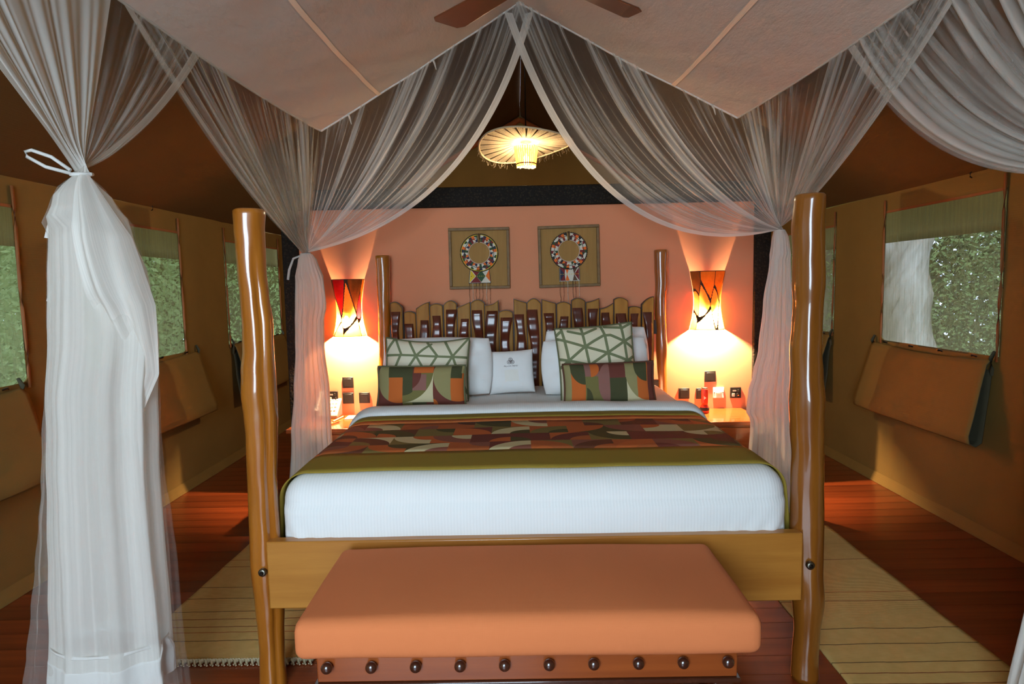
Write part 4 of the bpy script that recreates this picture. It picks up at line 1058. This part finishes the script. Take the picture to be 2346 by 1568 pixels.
    mk('bead_panel', (V, F), [M[q] for q in ms], t, False, fm=fm)
    xs_ = [-.076, -.052, -.028, -.004, .02, .05, .074] if style == 0 else [-.072, -.045, -.015, .022, .042, .068]
    cs = ['b_brown', 'b_white', 'b_brown', 'b_brown', 'b_brown', 'b_white', 'b_brown'] if style == 0 else ['b_brown', 'b_red', 'b_white', 'b_black', 'b_red', 'b_white']
    for i, (x, c) in enumerate(zip(xs_, cs)):
        ln = .15 + .01 * (i % 3)
        pts = []
        for q in range(12):
            s_ = q / 11; xx, zz = R(x + .006 * nz(s_ * 3 + i * 7, style) * s_ * 2, zb - .004 - ln * s_)
            pts.append((xx, yo - .004 - .006 * min(1, s_ * 3), zz))
        mk('bead_string', tube(pts, .0016, 6), M[c], t)
    tag(t, label, 'framed art', 'framed bead collars over the headboard')
picture(-.266, 1.655, .447, 0, 0, 'framed bead collar with yellow rim on the left above the headboard')
picture(.394, 1.657, .45, .015, 1, 'framed bead collar with dark beaded rim on the right above the headboard')

# ------------------------------------------------------------------ pendant lamp behind the partition
PCX, PCY, PCZ = .106, 5.3, 2.60
pe = empty('pendant_lamp', (PCX, PCY, PCZ)); tag(pe, 'woven sisal disc pendant lamp with reed shade hanging from the ridge', 'pendant lamp')
def prr(a): 
    r = .392; x = r * math.cos(a); y = r * .92 * math.sin(a)
    z = .03 + .016 * x / .39 - .055 * (y / .36) + .030 * math.cos(2 * a - PI / 2) - .012
    return Vector((PCX + x, PCY + y, PCZ + z))
mk('rim', tube([prr(2 * PI * i / 72) for i in range(73)], .008, 8, False), M['rope'], pe)
hub = Vector((PCX, PCY, PCZ + .045))
rnd = random.Random(11)
NS = 26
for i in range(NS):
    a = 2 * PI * i / NS; V, F = [], []
    for s in range(9):
        da = (s - 4) * .0215 + rnd.uniform(-.006, .006)
        A = hub + Vector((.035 * math.cos(a + da * 1.5), .035 * math.sin(a + da * 1.5), 0)); B = prr(a + da)
        g = tube([A, A.lerp(B, .5) + Vector((0, 0, -.006)), B], .0035, 5, False); n = len(V); V += g[0]; F += [tuple(q + n for q in f_) for f_ in g[1]]
    mk('strand_bundle', (V, F), M['sisal'], pe)
V, F = [], []
for i in range(150):
    a = rnd.uniform(0, 2 * PI); P0 = prr(a); g = tube([P0, P0 + Vector((rnd.uniform(-.01, .01), 0, rnd.uniform(-.015, -.03))), P0 + Vector((rnd.uniform(-.02, .02), 0, rnd.uniform(-.03, -.06)))], .0006, 3, False)
    n = len(V); V += g[0]; F += [tuple(q + n for q in f_) for f_ in g[1]]
tag(mk('frayed_fibre', (V, F), M['rope'], pe), kind='stuff')
mk('hub_ring', lathe(hub, [(.04, -.008), (.042, 0), (.04, .012), (.012, .02)], 20), M['rope'], pe)
bt = PCZ - .005
for i in range(30):
    a = 2 * PI * i / 30
    A = Vector((PCX + .097 * math.cos(a), PCY + .097 * math.sin(a), bt + rnd.uniform(0, .012))); B = Vector((PCX + .075 * math.cos(a), PCY + .075 * math.sin(a), bt - .155 + rnd.uniform(-.01, .004)))
    mk('reed', tube([A, B], .0062, 6), M['reed'], pe)
mk('shade_ring', tube([(PCX + .08 * math.cos(2 * PI * i / 30), PCY + .08 * math.sin(2 * PI * i / 30), bt - .135) for i in range(31)], .005, 6, False), M['skin_brown'], pe)
mk('cord', tube([(PCX, PCY, PCZ + .05), (PCX, PCY, RIDGE - .05)], .005, 8), M['dark_metal'], pe)
mk('bulb', lathe((PCX, PCY, bt - .12), [(.010, .07), (.014, .055), (.028, .03), (.03, .008), (.02, -.014), (.005, -.022)], 16), M['bulb'], pe)
L = bpy.data.lights.new('pendant_light', 'POINT'); L.energy = 60; L.color = (1.0, .74, .44); L.shadow_soft_size = .03
lo = bpy.data.objects.new('pendant_light', L); COL.objects.link(lo); lo.parent = pe; lo.location = Vector((0, 0, bt - .165 - PCZ))

# ------------------------------------------------------------------ ceiling fan under the canopy
FZ = 2.72
fa = un(1030, 50, 'Z', FZ); fb = un(1412, 42, 'Z', FZ)
fc = Vector(((fa.x + fb.x) / 2, (fa.y + fb.y) / 2 - .46, FZ))
fn = empty('ceiling_fan', fc); tag(fn, 'brown wooden ceiling fan hanging over the bed at the top edge', 'ceiling fan')
mk('motor', lathe(fc, [(.03, -.05), (.07, -.045), (.09, -.01), (.09, .05), (.06, .08), (.02, .09)], 28), M['dark_metal'], fn)
mk('down_rod', tube([fc + Vector((0, 0, .08)), Vector((fc.x, fc.y, RIDGE - .04))], .012, 10), M['dark_metal'], fn)
rb = math.hypot(fa.x - fc.x, fa.y - fc.y)
for k_ in range(4):
    an = math.atan2(fa.y - fc.y, fa.x - fc.x) + k_ * PI / 2
    ux, uy = Vector((math.cos(an), math.sin(an), 0)), Vector((-math.sin(an), math.cos(an), 0))
    out = [(.16, -.05), (rb - .03, -.072), (rb + .015, -.055), (rb + .05, .05), (rb + .03, .07), (.16, .05)]
    V = [tuple(fc + ux * a + uy * b + Vector((0, 0, .16 * b + h))) for h in (-.004, .004) for a, b in out]; m = len(out)
    F = [tuple(range(m - 1, -1, -1)), tuple(range(m, 2 * m))] + [(i, (i + 1) % m, m + (i + 1) % m, m + i) for i in range(m)]
    bl = bevel(mk('blade', (V, F), M['fan'], fn, False), .003)
    mk('bracket', tube([fc + ux * .07, fc + ux * .2], .012, 8), M['dark_metal'], bl)

# ------------------------------------------------------------------ mosquito net: canopy top and four tied curtains
APX = Vector((.055, 4.25, 3.30)); CL = Vector((-1.285, 4.25, 2.508)); CR = Vector((1.496, 4.25, 2.533))
YFN = 1.32
def eaveL(y): s = (4.25 - y) / (4.25 - YFN); return Vector((-1.285 - .155 * s ** .7, y, 2.508 - .02 * math.sin(PI * min(1, s * 1.3)) + .0))
def eaveR(y): s = (4.25 - y) / (4.25 - YFN); return Vector((1.496 + .115 * s ** .8, y, 2.533 - .018 * math.sin(PI * min(1, s * 1.3))))
cp = empty('net_canopy', (APX.x, 2.8, 2.5)); tag(cp, 'white gabled cloth top of the mosquito net over the bed', 'net canopy')
def toppan(ev):
    def f(u, v):
        y = YFN + (4.25 - YFN) * v; e = ev(y); a = Vector((APX.x, y, APX.z))
        p = e.lerp(a, u); p.z -= .03 * math.sin(PI * u) * (.4 + .6 * math.sin(PI * v)) ; p.z += .010 * nz(u * 5 + v * 2, v * 9, e.x) * math.sin(PI * u)
        return p
    return f
for ev, nm in ((eaveL, 'left'), (eaveR, 'right')):
    f = toppan(ev)
    mk('top_panel', grid(50, 90, f), M['canopy'], cp)
    mk('seam', grid(1, 40, lambda u, v: f(.292 + .016 * u, v) + Vector((0, 0, -.006))), M['seam'], cp)
    mk('eave_tape', tube([f(0, v / 40) for v in range(41)], .006, 6), M['net_hem'], cp)
    mk('gable_tape', tube([f(u / 30, 1) for u in range(31)], .008, 6), M['net_cotton'], cp)
    for q in (.12, .55): # small ties under the gable tape
        b = f(q + (0.02 if nm == 'left' else 0), 1); mk('tie_tape', tube([b, b + Vector((.012, -.01, -.03)), b + Vector((.022, -.012, -.07))], [.008, .006, .003], 6), M['net_hem'], cp)

def polyline(pts, n):
    pts = [Vector(p) for p in pts]; L = [0]
    for a, b in zip(pts, pts[1:]): L.append(L[-1] + (b - a).length)
    out = []
    for i in range(n + 1):
        s = L[-1] * i / n; k_ = 0
        while k_ < len(L) - 2 and L[k_ + 1] < s: k_ += 1
        out.append(pts[k_].lerp(pts[k_ + 1], (s - L[k_]) / max(1e-9, L[k_ + 1] - L[k_])))
    return out, L[-1]
def curtain(loc, label, tops, G, sagfn, mat, nfold, seed, amp, tail, tie, cotton=None, outer=None, tailmat='net_tail', nv=30, tuck=.026, split=None):
    """sheer panel gathered from a line at the canopy edge to a tie at G, with its tail hanging to the floor"""
    t = empty('net_curtain', loc); tag(t, label, 'net curtain', 'curtains of the mosquito net')
    G = Vector(G); n = 320
    T, LT = polyline(tops, n)
    def row(i, v):
        A = T[i]; D = A - G; dh = Vector((D.x, D.y, 0)); u = i / n
        out, down = sagfn(u)
        C = A.lerp(G, .5) + dh * out + Vector((0, 0, -down * dh.length))
        p = A * (1 - v) ** 2 + C * 2 * v * (1 - v) + G * v * v
        # folds: deeper in the middle, tight at both ends; across the direction of the top line
        tn = (T[min(i + 1, n)] - T[max(i - 1, 0)]).normalized(); d = (G - A).normalized(); nn = tn.cross(d)
        if nn.length > 1e-4: nn.normalize()
        ph = 2 * PI * nfold * (u + .012 * nz(u * 9, seed)) + 2.2 * nz(u * 14, seed + 4)
        env = (.25 + .75 * math.sin(PI * min(1, v * 1.0)) ** .7) * (1 - .8 * v ** 3)
        p = p + nn * amp * env * math.sin(ph) + nn * amp * .5 * env * math.sin(ph * 2.7 + 1)
        # ring of cloth at the tie
        w = max(0, (v - .80) / .20) ** 2
        p = p + Vector((tuck * math.cos(u * 5.2 + 3.6), tuck * math.sin(u * 5.2 + 3.6), 0)) * w
        return p
    V, UV, F = [], [], []
    for j in range(nv + 1):
        for i in range(n + 1): V.append(tuple(row(i, j / nv))); UV.append((i / n * LT / 3, j / nv))
    for j in range(nv):
        for i in range(n): a = j * (n + 1) + i; F.append((a, a + 1, a + n + 2, a + n + 1))
    if split: mk('drape', (V, F, UV), [M[mat], M[split[1]]], t, fm=[1 if (k_ % n) / n < split[0] else 0 for k_ in range(len(F))])
    else: mk('drape', (V, F, UV), M[mat], t)
    # hem bands down both free edges
    for side in (0, 1):
        V, UV, F = [], [], []
        for j in range(nv * 2 + 1):
            v = j / nv / 2; base = row(0 if side == 0 else n, v); k_ = int(n * .10); q = row(k_ if side == 0 else n - k_, v)
            d = q - base; d = d.normalized() * min(d.length, .055 * (1 - .6 * v)) if d.length > 1e-6 else d
            off = Vector((0, -.006, 0))
            for s in range(4): V.append(tuple(base + d * (s / 3) + off)); UV.append((s / 3, v))
        for j in range(nv * 2):
            for s in range(3): a = j * 4 + s; F.append((a, a + 1, a + 5, a + 4))
        mk('hem_band', (V, F, UV), M['net_hem'], t)
    def tailmesh(rows, depth, folds, sd, yc, openback=False):
        def samp(z):
            for p, q in zip(rows, rows[1:]):
                if p[0] >= z >= q[0]:
                    s = (p[0] - z) / max(1e-6, p[0] - q[0]); s = s * s * (3 - 2 * s); return p[1] + (q[1] - p[1]) * s, p[2] + (q[2] - p[2]) * s
            return rows[-1][1], rows[-1][2]
        z1, z0 = rows[0][0], rows[-1][0]
        def f(u, v):
            z = z1 + (z0 - z1) * v; xl, xr = samp(z); cx, hw = (xl + xr) / 2, (xr - xl) / 2
            a = 2 * PI * u + .3
            gr = min(1, v * 5)
            tw = .5 * nz(v * 1.3, sd)                       # slow drift of the folds
            c1 = math.sin(folds * (a + tw * .3) + sd); c2 = math.sin(folds * 2.3 * a + sd * 2 + tw); c3 = math.sin(folds * 5.1 * a + sd * 3)
            r = 1 + gr * (.07 * (1 - 2 * abs(c1) ** 1.3) + .03 * c2 + .006 * c3)
            r = min(r, 1.10) / 1.05
            dd = min(depth, hw * 1.0) if v < .1 else depth * min(1, .35 + v * 1.6)
            return (cx + hw * r * math.cos(a), yc + dd * r * math.sin(a), z)
        return grid(360, 50, f)
    rows, depth, folds, yc = tail
    mk('tail', tailmesh(rows, depth, folds, seed, yc), M[tailmat], t)
    if outer: mk('outer_layer', tailmesh(outer, depth * 1.25, folds * .7, seed + 2, yc), M['net_outer'], t)
    if cotton:
        z0, z1, rows2 = cotton
        mk('cotton_hem', tailmesh(rows2, depth * 1.02, folds, seed, yc), M['net_cotton'], t)
    # the knot and the tie cord
    mk('tie_band', tube([G + Vector(((tuck + .002) * math.cos(a), (tuck + .002) * math.sin(a), .004 * math.sin(a))) for a in [2 * PI * i / 20 for i in range(21)]], .006, 8), M['net_cotton'], t)
    for pts, r in tie: mk('tie_cord', tube(pts, r, 8), M['net_cotton'], t)
    return t
def rowpx(lst, Y): 
    out = []
    for py, xl, xr in lst:
        a = un(xl, py, 'Y', Y); b = un(xr, py, 'Y', Y); out.append((a.z, a.x, b.x))
    return out
# back left
GL = un(700, 582, 'Y', 4.04)
eL = [eaveL(4.25 - (4.25 - 2.33) * i / 10) for i in range(11)]
rows = rowpx([(583, 688, 716), (600, 682, 728), (640, 676, 742), (700, 677, 748), (740, 677, 742), (800, 678, 743), (900, 675, 755), (1000, 669, 760)], 4.04)
rows.append((FL + .02, rows[-1][1] - .05, rows[-1][2] + .04))
def sagL(u): # u 0 = over the gable centre, 1 = along the side eave
    s = max(0, 1 - u / .42); return .22 * s + .02, .36 * s + .09 * (1 - s)
curtain((GL.x, 4.04, FL), 'back left net curtain tied beside the left wall lamp', [un(1222, 28, 'Y', 4.24), APX + Vector((0, -.01, 0)), CL] + eL[1:], GL, sagL, 'net_back', 46, 2.0, .016,
        (rows, .075, 9, 4.04), [([GL + Vector((-.02, -.02, -.01)), GL + Vector((-.07, -.03, -.03)), GL + Vector((-.10, -.03, -.10)), GL + Vector((-.112, -.03, -.165))], [.006, .007, .008, .008])])
# back right
GR = un(1786, 528, 'Y', 4.04)
eR = [eaveR(4.25 - (4.25 - 2.2) * i / 10) for i in range(11)]
rows = rowpx([(530, 1772, 1800), (550, 1768, 1808), (600, 1763, 1812), (700, 1750, 1814), (800, 1740, 1814), (860, 1727, 1815), (900, 1716, 1816), (945, 1712, 1816), (965, 1722, 1816), (1050, 1717, 1817)], 4.04)
rows.append((FL + .02, rows[-1][1] - .03, rows[-1][2] + .05))
def sagR(u):
    s = max(0, 1 - u / .42); return .16 * s + .02, .56 * s + .09 * (1 - s)
curtain((GR.x, 4.04, FL), 'back right net curtain tied beside the right foot bedpost', [un(1155, 28, 'Y', 4.22), APX + Vector((0, -.03, 0)), CR] + eR[1:], GR, sagR, 'net_back', 46, 6.0, .016,
        (rows, .075, 9, 4.04), [])
# front left
GF = un(187, 400, 'Y', 2.0)
rows = rowpx([(402, 172, 202), (416, 154, 214), (450, 132, 248), (540, 113, 302), (640, 114, 334), (760, 117, 352), (950, 118, 350), (1100, 119, 354), (1250, 121, 366), (1400, 122, 380), (1555, 122, 392)], 2.0)
outer = rowpx([(404, 170, 204), (416, 151, 217), (450, 128, 252), (540, 109, 307), (640, 110, 339), (760, 112, 358), (900, 112, 357), (1000, 109, 359), (1100, 104, 368), (1200, 95, 385), (1300, 88, 398), (1400, 80, 406), (1500, 71, 416), (1568, 63, 428)], 2.0)
outer.append((FL + .012, outer[-1][1] - .02, outer[-1][2] + .02))
cot = rowpx([(1462, 121, 386), (1500, 120, 390), (1555, 118, 394)], 2.0)
FCUR = curtain((GF.x, 2.0, FL), 'large front left net curtain tied in a knot and hanging to the floor', [eaveL(2.84 - (2.84 - YFN) * i / 10) for i in range(11)], GF, lambda u: (.02, .12 - .1 * u), 'net_front', 10, 11.0, .005,
        (rows, .12, 4, 2.0), [([GF + Vector((-.02, -.02, .0)), GF + Vector((-.09, -.03, .02)), GF + Vector((-.146, -.03, .052)), GF + Vector((-.150, -.03, .068)), GF + Vector((-.13, -.03, .072)), GF + Vector((-.07, -.03, .05)), GF + Vector((-.02, -.02, .01))], .0055)],
        (0, 0, cot), outer, split=(.37, 'net_back'))
fcur = FCUR
def swag(u, v):
    L_ = [(187, 402), (205, 520), (232, 680), (280, 850), (255, 1010)]; R_ = [(205, 402), (302, 545), (352, 700), (362, 860), (300, 1010)]
    q = v * 4; i = min(3, int(q)); f_ = q - i; f_ = f_ * f_ * (3 - 2 * f_) * .5 + f_ * .5
    x = (L_[i][0] + (L_[i + 1][0] - L_[i][0]) * f_) * (1 - u) + (R_[i][0] + (R_[i + 1][0] - R_[i][0]) * f_) * u
    y = (L_[i][1] + (L_[i + 1][1] - L_[i][1]) * f_) * (1 - u) + (R_[i][1] + (R_[i + 1][1] - R_[i][1]) * f_) * u
    p = un(x, y, 'Y', 1.97); p.y = 1.97 - .11 * math.sin(PI * min(1, v * 1.4 + .05)) * math.sin(PI * (u * .75 + .25)) - .012 * math.sin(u * 15 + v * 4) * math.sin(PI * v)
    return p
mk('loose_swag', grid(40, 50, swag), M['net_tail'], fcur)
for (pts) in ([(130, 440), (112, 500), (101, 545)], [(140, 440), (128, 500), (116, 547)]), ([(122, 640), (112, 670), (106, 690)], [(126, 640), (122, 670), (120, 694)]):
    V = [tuple(un(x, y, 'Y', 1.985)) for q in pts for x, y in q]
    mk('loose_end', (V, [(0, 1, 4, 3), (1, 2, 5, 4)]), M['net_cotton'], fcur)
# front right, tied outside the picture
GQ = Vector((1.98, 2.0, 1.80))
rows = [(1.80, 1.95, 2.01), (1.74, 1.90, 2.07), (1.5, 1.86, 2.18), (1.0, 1.80, 2.2), (.5, 1.72, 2.24), (FL + .02, 1.64, 2.3)]
curtain((GQ.x, 2.0, FL), 'front right net curtain sweeping out of the picture at the upper right', [eaveR(3.0 - (3.0 - YFN) * i / 10) for i in range(11)], GQ, lambda u: (.06, .42 - .25 * u), 'net_back', 26, 17.0, .03,
        (rows, .12, 7, 2.0), [])

# ------------------------------------------------------------------ rugs
def rug(x0, x1, y0, y1, label, tassels, sk=0.0):
    t = empty('straw_rug', ((x0 + x1) / 2, (y0 + y1) / 2, FL))
    def f(u, v): 
        x = x0 + (x1 - x0) * u + sk * v + .008 * nz(v * 6, x0 + (u > .5) * 3) * (abs(2 * u - 1)); return (x, y0 + (y1 - y0) * v, FL + .009 + .003 * nz(u * 4, v * 9, x0))
    o = mk('weave', grid(30, 60, f), M['rug'], t); s = o.modifiers.new('thick', 'SOLIDIFY'); s.thickness = .008; s.offset = -1
    pm_ = None
    n = int((x1 - x0) / .024)
    if tassels:
        for i in range(n):
            x = x0 + (i + .5) * (x1 - x0) / n
            if pm_ is None:
                pm_ = mk('tassel', join(tube([(x, y0 + .004, FL + .010), (x + .012, y0 - .012, FL + .012), (x + .004, y0 - .03, FL + .008)], [.006, .008, .004], 6), tube([(x + .014, y0 + .004, FL + .010), (x + .002, y0 - .014, FL + .016), (x + .016, y0 - .034, FL + .007)], [.005, .007, .004], 6)), M['fringe'], t); bx = x
            else:
                c = bpy.data.objects.new('tassel', pm_.data); COL.objects.link(c); c.parent = t; c.location = pm_.location + Vector((x - bx, 0, 0))
    tag(t, label, 'rug', 'straw rugs beside the bed')
rug(-1.70, -.88, 2.46, 3.95, 'fringed straw-coloured striped rug on the floor left of the bed', True, .05)
rug(1.245, 1.925, 1.66, 3.80, 'straw-coloured striped rug on the floor right of the bed', False)
